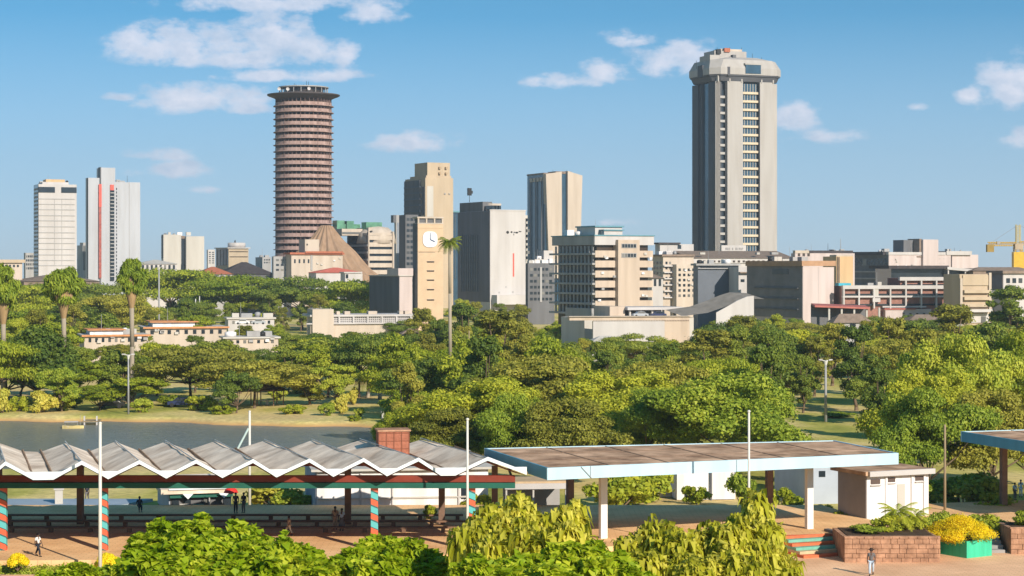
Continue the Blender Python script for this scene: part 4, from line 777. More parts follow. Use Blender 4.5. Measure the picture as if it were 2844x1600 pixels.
def pavilion():
    o = empty('pavilion', (-18, 139, 0)); tag(o, 'long open pavilion with a grey folded zigzag roof, red and green beam and striped columns', 'pavilion')
    ox, oy = -18, 139
    De = lambda x: 135 + 3.1 * x / 1146
    pk = [-75, 61 - 0, 206, 351, 494, 637, 779, 915, 1053, 1227]; pk[1] = 14
    vl = [(-150, -150), (-32, -32), (84, 135), (273, 273), (419, 419), (560, 560), (696, 696), (839, 839), (974, 974), (1109, 1146), (1325, 1325)]
    pts = []                                                  # (x px, kind)
    for i, p in enumerate(pk):
        a, b_ = vl[i]
        pts.append((a, 'v'));
        if b_ != a: pts.append((b_, 'v'))
        pts.append((p, 'p'))
    pts.append((1325, 'v'))
    dz = lambda x: 0
    fr = []; zv, zp = 5.45, 6.48
    for (x, k) in pts: D = De(x); fr.append((X(x, D) - ox, D - oy, zp if k == 'p' else zv))
    n = len(fr); sh = (-5.6, 19.7)
    m = MB(); th = .22
    top = [(x, y, z + .12) for x, y, z in fr]; bk = [(x + sh[0], y + sh[1], z - (.32 if z > 6 else -.05)) for x, y, z in fr]
    # sag and wear: rows between front and back, with small unevenness
    rows = 7; rr = random.Random(5); grid = []
    for j in range(rows + 1):
        t = j / rows
        grid.append([(a[0] + (b_[0] - a[0]) * t + (rr.uniform(-.12, .12) if 0 < j < rows else 0), a[1] + (b_[1] - a[1]) * t, a[2] + (b_[2] - a[2]) * t + (rr.uniform(-.07, .07) if j else 0)) for a, b_ in zip(top, bk)])
    vs = [p for g_ in grid for p in g_]; lo = [(x, y, z - th) for x, y, z in vs]; N_ = len(vs)
    fs = [(j * n + i, j * n + i + 1, (j + 1) * n + i + 1, (j + 1) * n + i) for j in range(rows) for i in range(n - 1)]
    m.add(vs, fs); m.build('roof', weath, o)
    m = MB(); m.add(lo, [tuple(reversed(f)) for f in fs]); m.build('soffit', soff, o)
    m = MB(); m2 = MB()
    for i, (px_, kd) in enumerate(pts):                       # capping strips on the ridges, gutters in the valleys
        a_, b_ = Vector(top[i]), Vector(bk[i])
        if kd == 'p': m.bar(a_ + Vector((0, 0, .03)), b_ + Vector((0, 0, .14)), .045, n=5)
        else: m2.bar(a_ + Vector((0, 0, .0)), b_ + Vector((0, 0, .11)), .09, n=5)
    m.build('ridge_caps', mat('pale_zinc', (.62, .58, .52), .6, .15, 2), o); m2.build('valley_gutters', mat('rusty_zinc', (.30, .20, .13), .8, .3, 2), o)
    # edge board: pointed peaks, level pieces across the valleys
    topp = []; botp = []
    for i in range(n):
        x, y, z = fr[i]; isp = pts[i][1] == 'p'
        if isp: topp.append((x, y, z + .22)); botp.append((x, y, z - .04))
        else:
            pl, pr = fr[max(0, i - 1)], fr[min(n - 1, i + 1)]
            def lerp(q, t): return (x + (q[0] - x) * t, y + (q[1] - y) * t)
            lvl = z + .52
            if pts[max(0, i - 1)][1] == 'p' or i == 0:
                a = lerp(pl, .30); topp.append((a[0], a[1], lvl)); botp.append((a[0], a[1], z + .30 * (zp - z) - .02))
            topp.append((x, y, lvl)); botp.append((x, y, z - .03))
            if pts[min(n - 1, i + 1)][1] == 'p' or i == n - 1:
                a = lerp(pr, .30); topp.append((a[0], a[1], lvl)); botp.append((a[0], a[1], z + .30 * (zp - z) - .02))
    k = len(topp); m = MB()
    V_ = [(x, y - .10, z) for x, y, z in topp] + [(x, y - .10, z) for x, y, z in botp] + [(x, y + .04, z) for x, y, z in topp] + [(x, y + .04, z) for x, y, z in botp]
    F_ = []
    for i in range(k - 1): F_ += [(k + i, k + i + 1, i + 1, i), (2 * k + i, 2 * k + i + 1, 3 * k + i + 1, 3 * k + i), (i, i + 1, 2 * k + i + 1, 2 * k + i), (3 * k + i, 3 * k + i + 1, k + i + 1, k + i)]
    m.add(V_, F_); m.build('edge_board', whp, o)
    xl, xr = X(-60, 139), X(1296, 139)
    MB().box(xl - ox, xr - ox, .1, .5, 4.84, 5.30).build('red_beam', redb, o); MB().box(xl - ox, xr - ox, .0, .6, 4.42, 4.80).build('green_beam', greenb, o)
    MB().box(xl - ox - 3, xr - ox - 3, 14.6, 15.0, 4.5, 5.2).build('rear_beam', redb, o)
    for i, x in enumerate((-230, 8, 262, 942, 1187)):
        c = MB().box(-.25, .25, -.25, .25, 0, 4.42).build('column', stripem, o, loc=(X(x, 139.6) - ox, .6, 0), bevel=.03)
        if x == 942: c['label'] = 'column striped orange and teal, between the bushes'
    for x in (-200, 40, 238, 885, 1112, 1240): MB().box(-.24, .24, -.24, .24, 0, 4.5).build('rear_column', brownc, o, loc=(X(x, 160) - ox + .2, 14.8 if x > 238 else 14.8, 0))
pavilion()
bm_ = mat('dark_bench', (.19, .115, .075), .8, .2, 1)
for i, y in enumerate((149.0, 152.6, 156.4)):
    m = MB(); m.box(-36, 0, -.25, .25, .30, .42)
    for k in range(13): m.box(-36 + 2.95 * k, -35.7 + 2.95 * k, -.2, .2, 0, .30)
    tag(m.build('bench', bm_, loc=(-1.5 - .28 * (y - 148), y, 0)), ('long dark bench under the zigzag roof, nearest the sunlit terrace', 'long dark bench under the zigzag roof, middle of three rows', 'long dark bench under the zigzag roof, farthest back')[i], 'bench', 'rows of benches in the pavilion')
def flat_canopy(name, label, corners, zb, zt, cols_, frame=None):
    cx_, cy_ = corners[0]; o = empty(name, (cx_, cy_, 0)); tag(o, label, 'canopy')
    P_ = [(x - cx_, y - cy_) for x, y in corners]
    c0 = (sum(p[0] for p in P_) / 4, sum(p[1] for p in P_) / 4)
    ins = [(x + (c0[0] - x) * .012, y + (c0[1] - y) * .025) for x, y in P_]
    MB().prism(ins, zb + .25, zt - .06).build('roof_slab', weath2, o)
    j = MB(); d0, d1 = Vector(ins[1]) - Vector(ins[0]), Vector(ins[3]) - Vector(ins[0]); d2 = Vector(ins[2]) - Vector(ins[1])
    for q in range(1, 6): t = q / 6; a_ = Vector(ins[0]) + d0 * t; e_ = a_ + d1.lerp(d2, t); j.bar((a_[0], a_[1], zt - .06), (e_[0], e_[1], zt - .06), .05, n=5)
    for t in (.35, .7): a_ = Vector(ins[0]) + d1 * t; e_ = Vector(ins[1]) + d2 * t; j.bar((a_[0], a_[1], zt - .06), (e_[0], e_[1], zt - .06), .04, n=5)
    j.build('roof_joints', mat('bitumen_joint', (.24, .16, .11), .9, .2, 2), o)
    MB().prism(ins, zb + .16, zb + .247).build('soffit', mat('grey_soffit', (.30, .28, .26), .9, .1, .5), o)
    for i, part in enumerate(('fascia', 'fascia', 'fascia', 'fascia')):
        a, b_ = Vector(P_[i]), Vector(P_[(i + 1) % 4]); d = (b_ - a).normalized(); nn = Vector((d.y, -d.x)); e = .0
        m = MB(); q = [a, b_, b_ - nn * .16, a - nn * .16]
        if i in (0, 2): q = [a, b_, b_ - nn * .16, a - nn * .16]
        else: q = [a + d * .165, b_ - d * .165, b_ - d * .165 - nn * .16, a + d * .165 - nn * .16]
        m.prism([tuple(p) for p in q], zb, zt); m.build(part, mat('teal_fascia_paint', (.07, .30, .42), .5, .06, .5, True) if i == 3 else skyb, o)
    for (x, y, part, cm) in cols_: MB().box(-.27, .27, -.22, .22, -.02, zb + .2).build(part, cm, o, loc=(x - cx_, y - cy_, 0), rz=R(22), bevel=.03)
    return o
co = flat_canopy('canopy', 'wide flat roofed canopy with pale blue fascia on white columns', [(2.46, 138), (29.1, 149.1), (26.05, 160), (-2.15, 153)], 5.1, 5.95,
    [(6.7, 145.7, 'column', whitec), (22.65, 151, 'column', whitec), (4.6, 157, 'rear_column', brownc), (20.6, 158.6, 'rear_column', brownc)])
m = MB()                                                       # joints and a hanging cable on the front fascia
for t in (.115, .52): m.bar((26.64 * t, 11.1 * t - .03, 5.1), (26.64 * t, 11.1 * t - .03, 5.95), .02, n=4)
m.bar((26.64 * .09, 11.1 * .09 - .05, 5.93), (26.64 * .118, 11.1 * .118 - .05, 5.1), .035, n=5); m.build('cable', steel, co)
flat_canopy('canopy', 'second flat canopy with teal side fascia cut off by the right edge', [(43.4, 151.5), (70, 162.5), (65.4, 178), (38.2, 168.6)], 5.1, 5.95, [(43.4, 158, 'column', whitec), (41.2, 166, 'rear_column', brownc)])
# buildings seen under the roofs
b = Bld('white_pavilion', 'white walled building behind the zigzag roofed pavilion, orange lettering under its eaves', 770, 797, 1228, 166.3, 5, g=-1.5)
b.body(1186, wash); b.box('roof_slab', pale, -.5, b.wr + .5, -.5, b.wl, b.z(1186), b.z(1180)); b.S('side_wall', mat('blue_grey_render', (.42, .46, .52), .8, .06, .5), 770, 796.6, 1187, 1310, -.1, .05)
for x in (905, 985, 1112, 1152): b.F('pilaster', white, x, x + 4, 1187, 1310, -.15, .1)
b.F('window', glass, 1160, 1176, 1222, 1262, -.05, .1); b.F('base_band', pale, 800, 1228, 1254, 1258, -.12, .1)
t = MB(); r_ = random.Random(2); u = b.fu(1156); zc = b.z(1209)
for i in range(17):
    w = .1 + .1 * r_.random(); t.box(u, u + .04, -.09, .02, zc - .13, zc + .13); t.box(u, u + w, -.09, .02, zc + .09, zc + .13)
    if i % 2: t.box(u, u + w, -.09, .02, zc - .13, zc - .09)
    u += w + .07 if i % 6 else w + .22
t.build('lettering', mat('orange_lettering', (.65, .25, .08), .6), b.o)
b = Bld('snack_kiosk', 'small kiosk with green fascia, white gable tips and open dark counter behind the pavilion', 397, 427, 582, 166.5, 8, 'kiosk', g=-1.5)
b.body(1238, darkc, inset=.05); b.S('side_wall', mat('blue_grey_render', (.42, .46, .52)), 398, 426.6, 1240, 1300, -.05, .1); b.F('fascia', greenb, 426, 584, 1241, 1252, -.5, -.1)
b.box('roof', weath, -.8, b.wr + .3, -.8, b.wl + .3, b.z(1241), b.z(1229)); b.F('edge_board', whp, 422, 586, 1227, 1230.5, -.95, -.8)
for x in (470, 560): MB().add([(b.fu(x - 13), -.98, b.z(1241)), (b.fu(x + 13), -.98, b.z(1241)), (b.fu(x), -.98, b.z(1254)), (b.fu(x - 13), -.85, b.z(1241)), (b.fu(x + 13), -.85, b.z(1241)), (b.fu(x), -.85, b.z(1254))], [(0, 2, 1), (3, 4, 5), (0, 1, 4, 3), (1, 2, 5, 4), (2, 0, 3, 5)]).build('gable_tip', whp, b.o)
b.F('counter', pale, 450, 475, 1268, 1272, -.3, .1); b.F('counter', mat('step_green', (.16, .42, .32)), 485, 512, 1270, 1280, -.2, .1); b.F('post', greyc, 524, 527, 1252, 1292, -.4, -.2)
for x in (440, 470, 520, 570): b.F('opening', glass, x - 8, x + 10, 1254, 1276, -.06, .1)
# red umbrella
o = empty('parasol', (X(581, 165), 165, -1.4)); tag(o, 'red parasol beside the snack kiosk', 'parasol')
m = MB(); m.lathe([(.62, 2.55), (.45, 2.85), (.02, 3.1)], 12, cap=False); m.build('canopy', mat('red_fabric', (.70, .03, .02), .7), o); MB().bar((0, 0, 0), (0, 0, 3.1), .03).build('pole', steel, o)
# tiny white market tents and walls behind the wide canopy
b = Bld('low_shelter', 'low shelter with white fascia left of the wide canopy columns', 1262, 1270, 1428, 164, 6, 'shelter', g=-1.5)
b.box('roof', mat('tan_roof', (.50, .36, .22), .85, .15, 1), -.3, b.wr, 0, 4, b.z(1219), b.z(1212)); b.F('fascia', white, 1270, 1428, 1217, 1231, -.15, .1); b.F('back_wall', greyc, 1275, 1420, 1231, 1300, 3, 3.3)
for x in (1272, 1340, 1422): b.F('post', pale, x, x + 4, 1230, 1300, 0, .3)
b = Bld('white_wall', 'low white garden wall seen under the wide canopy', 1526, 1530, 1700, 186, 4, 'wall', g=-1.7); b.box('wall', white, 0, b.wr, 0, .3, 0, b.z(1238)); b.box('coping', pale, -.1, b.wr + .1, -.08, .38, b.z(1238), b.z(1236))
b = Bld('white_house', 'white house wall seen between tree branches under the wide canopy', 1698, 1703, 1850, 184, 6, g=-1.7); b.body(1170, wash); b.F('doorway', glass, 1722, 1742, 1225, 1262, -.05, .1); b.F('downpipe', darkc, 1786, 1790, 1170, 1262, -.3, -.1); b.roofbox('roof', pale, 1698, 1853, 1164, 1170, -.02, 1.02)
b = Bld('blue_grey_house', 'blue grey walled house between the wide canopy and the small white building', 2030, 2038, 2150, 180, 8, g=-1.7); b.body(1168, mat('blue_grey_render', (.42, .46, .52))); b.roofbox('roof', pale, 2028, 2152, 1160, 1168, -.02, 1.02); b.F('window', glass, 2060, 2076, 1185, 1200, -.05, .1)
b = Bld('washroom_building', 'small white flat roofed building with three little windows right of the wide canopy', 2108, 2181, 2336, 157, 24, g=-1.3)
b.body(1197, wash); b.S('side_wall', mat('shade_toned_render', (.30, .27, .26), .85, .1, .4), 2110, 2180.5, 1198, 1320, -.08, .1); b.box('roof', weath2, -.35, b.wr + .35, -.35, b.wl + .6, b.z(1196), b.z(1186)); b.F('fascia', white, 2178, 2342, 1185, 1198, -.6, -.33)  # side wall of the white building coloured darker to paint its shade
for x in (2226, 2291, 2322): b.F('pilaster', wash, x, x + 5, 1198, 1320, -.12, .1)
for (x0, x1) in ((2190, 2214), (2230, 2252), (2302, 2323)):
    w = b.F('window', mat('window_recess', (.10, .07, .06), .6), x0, x1, 1204 + (x0 < 2200) * 3, 1216 + (x0 < 2200) * 3, -.03, .1)
    b.F('sill', white, x0 - 1, x1 + 1, 1218 + (x0 < 2200) * 3, 1220 + (x0 < 2200) * 3, -.16, .05, w)
b.F('door', pale, 2256, 2276, 1222, 1285, -.05, .1)
# brick structures
blockm = mat('red_stone_block', (.44, .25, .155), .9, .2, 1.2, bump=.8, rgb2=(.31, .17, .105), bscale=5)
o = empty('brick_water_tank', (X(953, 150.5), 150.5, 5.4), R(10)); tag(o, 'red brick tank standing on the zigzag roof near its right end', 'tank')
zt = Z(1086, 150.5) - 5.4; zb = .25; MB().box(0, 2.35, 0, 2.0, zb, zt).build('body', mat('dark_red_brick', (.34, .13, .08), .9, .2, 3, bump=.6), o)
m = MB()
for i in range(5): m.box(-.03 + .58 * i, .03 + .58 * i, -.03, 0, zb, zt)
for i in range(3): m.box(0, 2.35, -.035, 0, zb + (zt - zb) * (i + .8) / 3 - .03, zb + (zt - zb) * (i + .8) / 3)
m.build('brick_ribs', mat('brick_joint', (.2, .08, .05), .9), o); MB().box(-.1, 2.45, -.1, 2.1, zt, zt + .12).build('coping', blockm, o); MB().box(.1, 2.2, .1, 1.9, -.5, zb).build('base', greyc, o)
w = MB(); rr = random.Random(8)
o = empty('stone_planter', (23.9, 142.4, -1.3)); tag(o, 'long planter wall of rough reddish stone blocks beside the coloured steps', 'planter')
def stones(o, L, H, dpt, rng, part='wall'):
    m = MB(); m.box(.03, L - .03, .05, dpt, 0, H - .08); z = 0
    while z < H - .1:
        h = min(rng.uniform(.30, .42), H - z); x = 0
        while x < L - .05:
            w_ = min(rng.uniform(.45, .9), L - x); j = rng.uniform(-.035, .02)
            m.box(x + .012, x + w_ - .012, -.02 + j, .12, z + .012, z + h - .012); x += w_
        z += h
    m.box(-.02, L + .02, .10, .4, H - .1, H + .03); m.build(part, blockm, o, bevel=.015)
stones(o, 6.9, 1.85, 5.5, rr); MB().box(.4, 6.6, .4, 5.4, 1.7, 1.82).build('soil', mat('dark_soil', (.09, .06, .04), .95, .2, 2), o)
o = empty('stone_planter', (36.9, 146.5, -1.3)); tag(o, 'reddish stone block wall cut off by the right edge of the picture', 'planter'); stones(o, 6, 1.95, 4, rr); MB().box(.4, 5.8, .4, 3.8, 1.8, 1.9).build('soil', mat('dark_soil', (.09, .06, .04)), o)
b = Bld('green_planter', 'bright green painted planter box with yellow flowers spilling over it', 2362, 2432, 2495, 144.3, 33, 'planter', g=-1.3)
gp = mat('bright_green_paint', (.05, .50, .30), .5, .1, 1.5, True); h_ = b.z(1362)
for (u0, u1, v0, v1) in ((0, b.wr, 0, .14), (0, b.wr, b.wl - .14, b.wl), (0, .14, .14, b.wl - .14), (b.wr - .14, b.wr, .14, b.wl - .14)): b.box('side_panel', gp, u0, u1, v0, v1, 0, h_)
b.box('soil', mat('dark_soil', (.09, .06, .04)), .15, b.wr - .15, .15, b.wl - .15, 0, h_ - .15); PL = b
o = empty('side_steps', (34.3, 147, -1.3)); tag(o, 'short grey steps between the green planter and the right stone wall', 'steps')
for i in range(5): MB().box(0, 2.3, .6 * i, 3.6, .25 * i, .25 * (i + 1)).build('step', greyc, o)
MB().box(-.3, 0, 0, 3.6, 0, 1.7).build('side_wall', darkc, o)
# poles and lamps
polem = mat('white_pole_paint', (.62, .60, .54), .5, .06, 1)
def pole(x, yt, D, zb, label, r=.1, name='pole', cat='pole', m=None, ball=True):
    o = empty(name, (X(x, D), D, zb)); tag(o, label, cat, None); h = Z(yt, D) - zb
    MB().bar((0, 0, 0), (0, 0, h), r, r * .75, 10).build('shaft', m or polem, o, True); MB().bar((0, 0, 0), (0, 0, .25), r * 2.2, n=10).build('base', greyc, o)
    if ball: MB().blob((0, 0, h + .06), (.12, .12, .1)).build('finial', m or polem, o, True)
    return o, h
pole(252, 1067, 131, -1.3, 'tall white flagpole in front of the left end of the pavilion', .13)
pole(1176, 1057, 134, -1.3, 'tall white flagpole in front of the right end of the zigzag roof', .1)
pole(1884, 1037, 137, -1.3, 'thin white flagpole in front of the wide blue edged canopy', .1)
o, h = pole(628, 1037, 172, -1.5, 'white mast with a slanting brace behind the zigzag roof', .13)
MB().bar((-2.1, 0, h - 5.2), (-.1, 0, h - 1.4), .09, n=8).build('brace', mat('green_white_paint', (.5, .62, .58), .5), o)
pole(2377, 1068, 163, -1.4, 'brown wooden utility pole in front of the big tree on the right', .12, 'utility_pole', 'pole', mat('old_timber', (.30, .23, .14), .9, .2, 2, True), False)
pole(1180, 832, 320, -2.3, 'thin pale pole rising from the middle trees', .12, m=mat('old_timber', (.30, .23, .14)), ball=False)
pole(2186, 928, 300, -2.3, 'slim pole left of the double headed lamp', .14, m=mat('old_timber', (.30, .23, .14)), ball=False)
pole(492, 752, 640, -2.4, 'pale pole in front of the distant flat topped trees', .2, ball=False); pole(502, 745, 645, -2.4, 'slightly taller pale pole in front of the distant flat topped trees', .18, ball=False)
def lamp(x, yt, D, zb, label, r=.13, double=True):
    o = empty('street_lamp', (X(x, D), D, zb)); tag(o, label, 'street lamp'); h = Z(yt, D) - zb
    MB().bar((0, 0, 0), (0, 0, h), r * 1.5, r, 10).build('pole', steel, o, True)
    for s in ((-1, 1) if double else (1,)):
        MB().bar((0, 0, h - .1), (s * .75, 0, h + .02), .06, n=6).build('arm', polem, o)
        l = MB(); l.add([(s * .45, -.22, h - .05), (s * 1.0, -.16, h + .0), (s * 1.0, .16, h), (s * .45, .22, h - .05), (s * .45, -.2, h + .14), (s * .95, -.12, h + .14), (s * .95, .12, h + .14), (s * .45, .2, h + .14)],
            [(0, 1, 2, 3), (7, 6, 5, 4), (0, 4, 5, 1), (1, 5, 6, 2), (2, 6, 7, 3), (3, 7, 4, 0)]); l.build('lamp_head', white, o)
    MB().lathe([(r * 1.1, h - .7), (r * 2.2, h - .15), (r * 2.2, h - .1)], 10).build('collar', polem, o)
lamp(2077, 906, 283, -2.2, 'double headed white street lamp left of the big right hand trees', .15); lamp(323, 892, 299, -2.3, 'double headed street lamp on the lake shore at left', .11)
lamp(400, 672, 620, -2.4, 'tall lamp mast in front of the distant trees at left', .22, False)
# boat and shore things
o = empty('boat', (X(184, 281), 281, -3.02), R(8)); tag(o, 'small white and yellow boat moored at the far bank of the lake', 'boat')
m = MB(); sec = [(-1.5, .30), (-1.0, .48), (0, .55), (.9, .42), (1.5, .04)]; vs = []
for x, w_ in sec: vs += [(x, -w_, .42), (x, -w_ * .7, 0), (x, w_ * .7, 0), (x, w_, .42)]
fs = [(4 * i + j, 4 * (i + 1) + j, 4 * (i + 1) + (j + 1) % 4, 4 * i + (j + 1) % 4) for i in range(4) for j in range(3)] + [(0, 1, 2, 3)]
m.add(vs, fs); m.build('hull', mat('cream_hull', (.62, .50, .22), .5), o); MB().box(-1.2, .7, -.6, .6, .95, 1.02).build('awning', white, o)
for x in (-1.1, .6): MB().bar((x, 0, .2), (x, 0, .96), .03, n=5).build('awning_post', steel, o)
MB().box(-.8, -.5, -.5, .5, .25, .32).build('seat', white, o); MB().bar((1.0, 0, .3), (1.0, 0, 1.9), .025, n=5).build('mast', steel, o)
o = empty('landing_stage', (X(238, 288), 288, -2.9)); tag(o, 'small landing stage with white posts on the far bank near the boat', 'jetty')
MB().box(-1.6, .6, -1, 2, .35, .5).build('deck', mat('old_timber', (.30, .23, .14)), o)
for x in (-1.4, .4): MB().box(x, x + .2, -.9, -.7, -.6, 1.2).build('post', white, o)
def small_box(name, x, y, D, w_, d_, h_, m, label, cat, z=None):
    zz_ = tz(X(x, D), D) if z is None else z
    o = empty(name, (X(x, D), D, zz_), R(12)); tag(o, label, cat)
    MB().box(-w_ / 2, w_ / 2, 0, d_, 0, h_).build('body', m, o, bevel=.03); MB().box(-w_ / 2 - .1, w_ / 2 + .1, -.1, d_ + .1, h_, h_ + .12).build('cap', pale, o); return o
small_box('gate_pillar', 965, 1060, 283, .5, .5, 1.4, white, 'small white pillar at the right end of the far bank', 'pillar'); small_box('kiosk_hut', 268, 935, 345, 2.2, 2, 2.2, white, 'tiny white hut beside the cypresses beyond the lake', 'hut')
small_box('gate_pillar', 148, 1235, 178, .7, .7, 1.5, pale, 'stone pillar on the lawn seen through the left bay of the pavilion', 'pillar')
o = empty('picnic_shelter', (X(672, 318), 318, -2.2)); tag(o, 'thatched dark picnic shelter under the trees beyond the lake', 'shelter')
MB().lathe([(3.4, 2.3), (2.0, 3.1), (.2, 3.9)], 10, wob=lambda i, z: .05 * (i % 2)).build('thatched_roof', mat('dark_thatch', (.10, .08, .06), .95, .3, 2), o)
for a in range(6): MB().bar((2.6 * math.cos(a * PI / 3), 2.6 * math.sin(a * PI / 3), 0), (2.6 * math.cos(a * PI / 3), 2.6 * math.sin(a * PI / 3), 2.6), .09, n=6).build('post', brownc, o)
MB().box(-1.2, 1.2, -.4, .4, .65, .75).box(-.2, .2, -.2, .2, 0, .65).build('table', pale, o)
# cars on the road beyond the lake
for (x, y, D, c, lab) in ((455, 0, 315, 'dark blue', 'dark blue car parked under the trees beyond the lake'), (280, 0, 312, 'black', 'black car half hidden by shrubs near the landing stage'), (1120, 0, 395, 'white', 'white car on the park road behind the palm'),
        (930, 0, 385, 'dark blue', 'dark blue car on the park road behind the round bush'), (1012, 0, 385, 'black', 'black car on the park road right of the fan leaved palms')):
    place_car(x, y, D, c, R(5), lab, z=-2.3)
for i, (x, c, lab) in enumerate(((1610, 'silver', 'silver car parked on the office podium, left of two'), (1655, 'dark blue', 'dark blue car parked on the office podium, right of two'))): place_car(x, 0, 515, c, R(18), lab, z=Z(797.5, 515))
for i, (x, c, lab) in enumerate(((650, 'silver', 'silver car beside the white shed roof among the trees'), (610, 'white', 'white car beside the white shed roof among the trees'))): place_car(x, 0, 580, c, R(8), lab, z=Z(816, 580))

# ------------------------------------------------------------------ people
skinm = mat('dark_skin', (.11, .06, .04), .55, .08, 3); hairm = mat('black_hair', (.012, .01, .01), .8)
def skinned(name, verts, edges, rad, m, parent, sub=1):
    me = bpy.data.meshes.new(name); me.from_pydata(verts, edges, []); me.update()
    o = link(name, me, m, parent)
    md = o.modifiers.new('skin', 'SKIN'); md.use_smooth_shade = True
    if not me.skin_vertices: bpy.context.view_layer.objects.active = o
    for v, r in zip(me.skin_vertices[0].data, rad): v.radius = (r, r) if not isinstance(r, tuple) else r
    me.skin_vertices[0].data[0].use_root = True
    if sub: s = o.modifiers.new('sub', 'SUBSURF'); s.levels = sub; s.render_levels = sub
    return o
def person(x, y, D, h, rz, label, shirt, trousers, pose='stand', z=None, hat=False, extra=None, skirt=False):
    z = tz(X(x, D), D) if z is None else z
    o = empty('person', (X(x, D), D, z), R(rz)); tag(o, label, 'person')
    k = h / 1.75; P3 = lambda a, b_, c: (a * k, b_ * k, c * k)
    ls, rs = {'stand': (0, 0), 'walk': (.30, -.26), 'sit': (.42, .42)}[pose]          # how far each foot is ahead (towards -y)
    sit = pose == 'sit'; hz = .50 if sit else .93 - (.04 if pose == 'walk' else 0)
    hip = P3(0, 0, hz + .02); ch = P3(0, -.01, hz + .36); nk = P3(0, 0, hz + .54); hd = P3(0, -.02, hz + .66); tp = P3(0, -.01, hz + .76)
    V_ = [hip, P3(0, 0, hz + .18), ch, nk, hd, tp]; E = [(0, 1), (1, 2), (2, 3), (3, 4), (4, 5)]; Rr = [.125, .115, .14, .055, .085, .07]
    hands = []; shirtV = [P3(0, 0, hz + .0), P3(0, 0, hz + .18), ch, P3(0, 0, hz + .50)]; shirtE = [(0, 1), (1, 2), (2, 3)]; shirtR = [.145, .135, .155, .075]
    trV = [P3(0, 0, hz + .04)]; trE = []; trR = [.145]
    for s, f in ((-1, ls), (1, rs)):
        sh = P3(.18 * s, 0, hz + .46); sw = -f * .55
        el = P3(.235 * s, -.02 - sw * .4, hz + .19); wr = P3(.24 * s, -.09 - sw * .9, hz - .04) if not sit else P3(.16 * s, -.34, hz + .12)
        i0 = len(V_); V_ += [sh, el, wr]; E += [(2, i0), (i0, i0 + 1), (i0 + 1, i0 + 2)]; Rr += [.058, .042, .030]
        palm = Vector(wr) + Vector(P3(0, -.03, -.07)); i1 = len(V_); V_.append(tuple(palm)); E.append((i0 + 2, i1)); Rr.append(.034)
        for q in range(4):
            a_ = palm + Vector(P3(0, (-.027 + .018 * q), -.03)); t_ = a_ + Vector(P3(-.012 * s, -.004, -(.062, .072, .068, .052)[q])); j = len(V_)
            V_ += [tuple(a_), tuple(t_)]; E += [(i1, j), (j, j + 1)]; Rr += [.010, .008]
        j = len(V_); V_.append(tuple(palm + Vector(P3(-.02 * s, -.055, -.005)))); E.append((i1, j)); Rr.append(.010)
        m0 = len(shirtV); shirtV += [sh, tuple((Vector(sh) * .25 + Vector(el) * .75))]; shirtE += [(2, m0), (m0, m0 + 1)]; shirtR += [.072, .06]
        if sit: kn = P3(.10 * s, -.42, hz + .0); an = P3(.10 * s, -.44, .08); ft = P3(.10 * s, -.60, .03)
        else: kn = P3(.095 * s, -.06 - f * .62, .50); an = P3(.095 * s, -f + (.0 if f >= 0 else .03), .08 + (.05 if f < 0 else 0)); ft = P3(.10 * s, -f - .15, .035)
        hp = P3(.085 * s, 0, hz - .03); i0 = len(V_); V_ += [hp, kn, an, ft]; E += [(0, i0), (i0, i0 + 1), (i0 + 1, i0 + 2), (i0 + 2, i0 + 3)]; Rr += [.088, .058, .038, .036]
        m0 = len(trV); trV += [hp, kn, tuple(Vector(an) + Vector(P3(0, 0, .04)))]; trE += [(0, m0), (m0, m0 + 1), (m0 + 1, m0 + 2)]; trR += [.105, .082, .066]
        sv = MB(); sv.blob((0, 0, 0), (.05 * k, .14 * k, .045 * k), 10, 6); so = sv.build('shoe', blackm, o, True, loc=((an[0] + ft[0]) / 2, (an[1] + ft[1]) / 2, (an[2] + ft[2]) / 2 - .015))
    skinned('body', V_, E, [r * k for r in Rr], skinm, o); skinned('shirt', shirtV, shirtE, [r * k for r in shirtR], shirt, o)
    if skirt: MB().lathe([(.15 * k, (hz + .08) * k), (.19 * k, (hz - .15) * k), (.25 * k, .42 * k), (.27 * k, .25 * k)], 14, cap=False).build('skirt', trousers, o, True)
    else: skinned('trousers', trV, trE, [r * k for r in trR], trousers, o)
    hv = Vector(hd); m = MB(); m.blob(tuple(hv + Vector((0, .02 * k, .045 * k))), (.098 * k, .105 * k, .10 * k), 12, 8); m.build('hair', hairm, o, True)
    f = MB(); f.blob(tuple(hv + Vector((0, -.098 * k, .0))), (.014 * k, .022 * k, .03 * k), 6, 5); f.build('nose', skinm, o, True)
    for s in (-1, 1):
        e = MB(); e.blob(tuple(hv + Vector((.032 * s * k, -.082 * k, .022 * k))), (.014 * k, .008 * k, .008 * k), 6, 4); e.build('eye', mat('eye_white', (.7, .7, .68), .4), o, True)
        e = MB(); e.blob(tuple(hv + Vector((.088 * s * k, .0, .0))), (.014 * k, .025 * k, .035 * k), 6, 4); e.build('ear', skinm, o, True)
    e = MB(); e.blob(tuple(hv + Vector((0, -.088 * k, -.045 * k))), (.028 * k, .008 * k, .008 * k), 6, 4); e.build('mouth', mat('lips', (.16, .05, .04), .5), o, True)
    if hat: m = MB(); c_ = hv + Vector((0, 0, .06 * k)); m.lathe([(.20 * k, 0), (.19 * k, .02), (.105 * k, .03), (.10 * k, .10 * k), (.05 * k, .12 * k)], 16, (c_[0], c_[1])); m.v = [(a, b_, c + c_[2]) for a, b_, c in m.v]; m.build('hat', mat('brown_hat', (.06, .04, .03), .8), o, True)
    return o
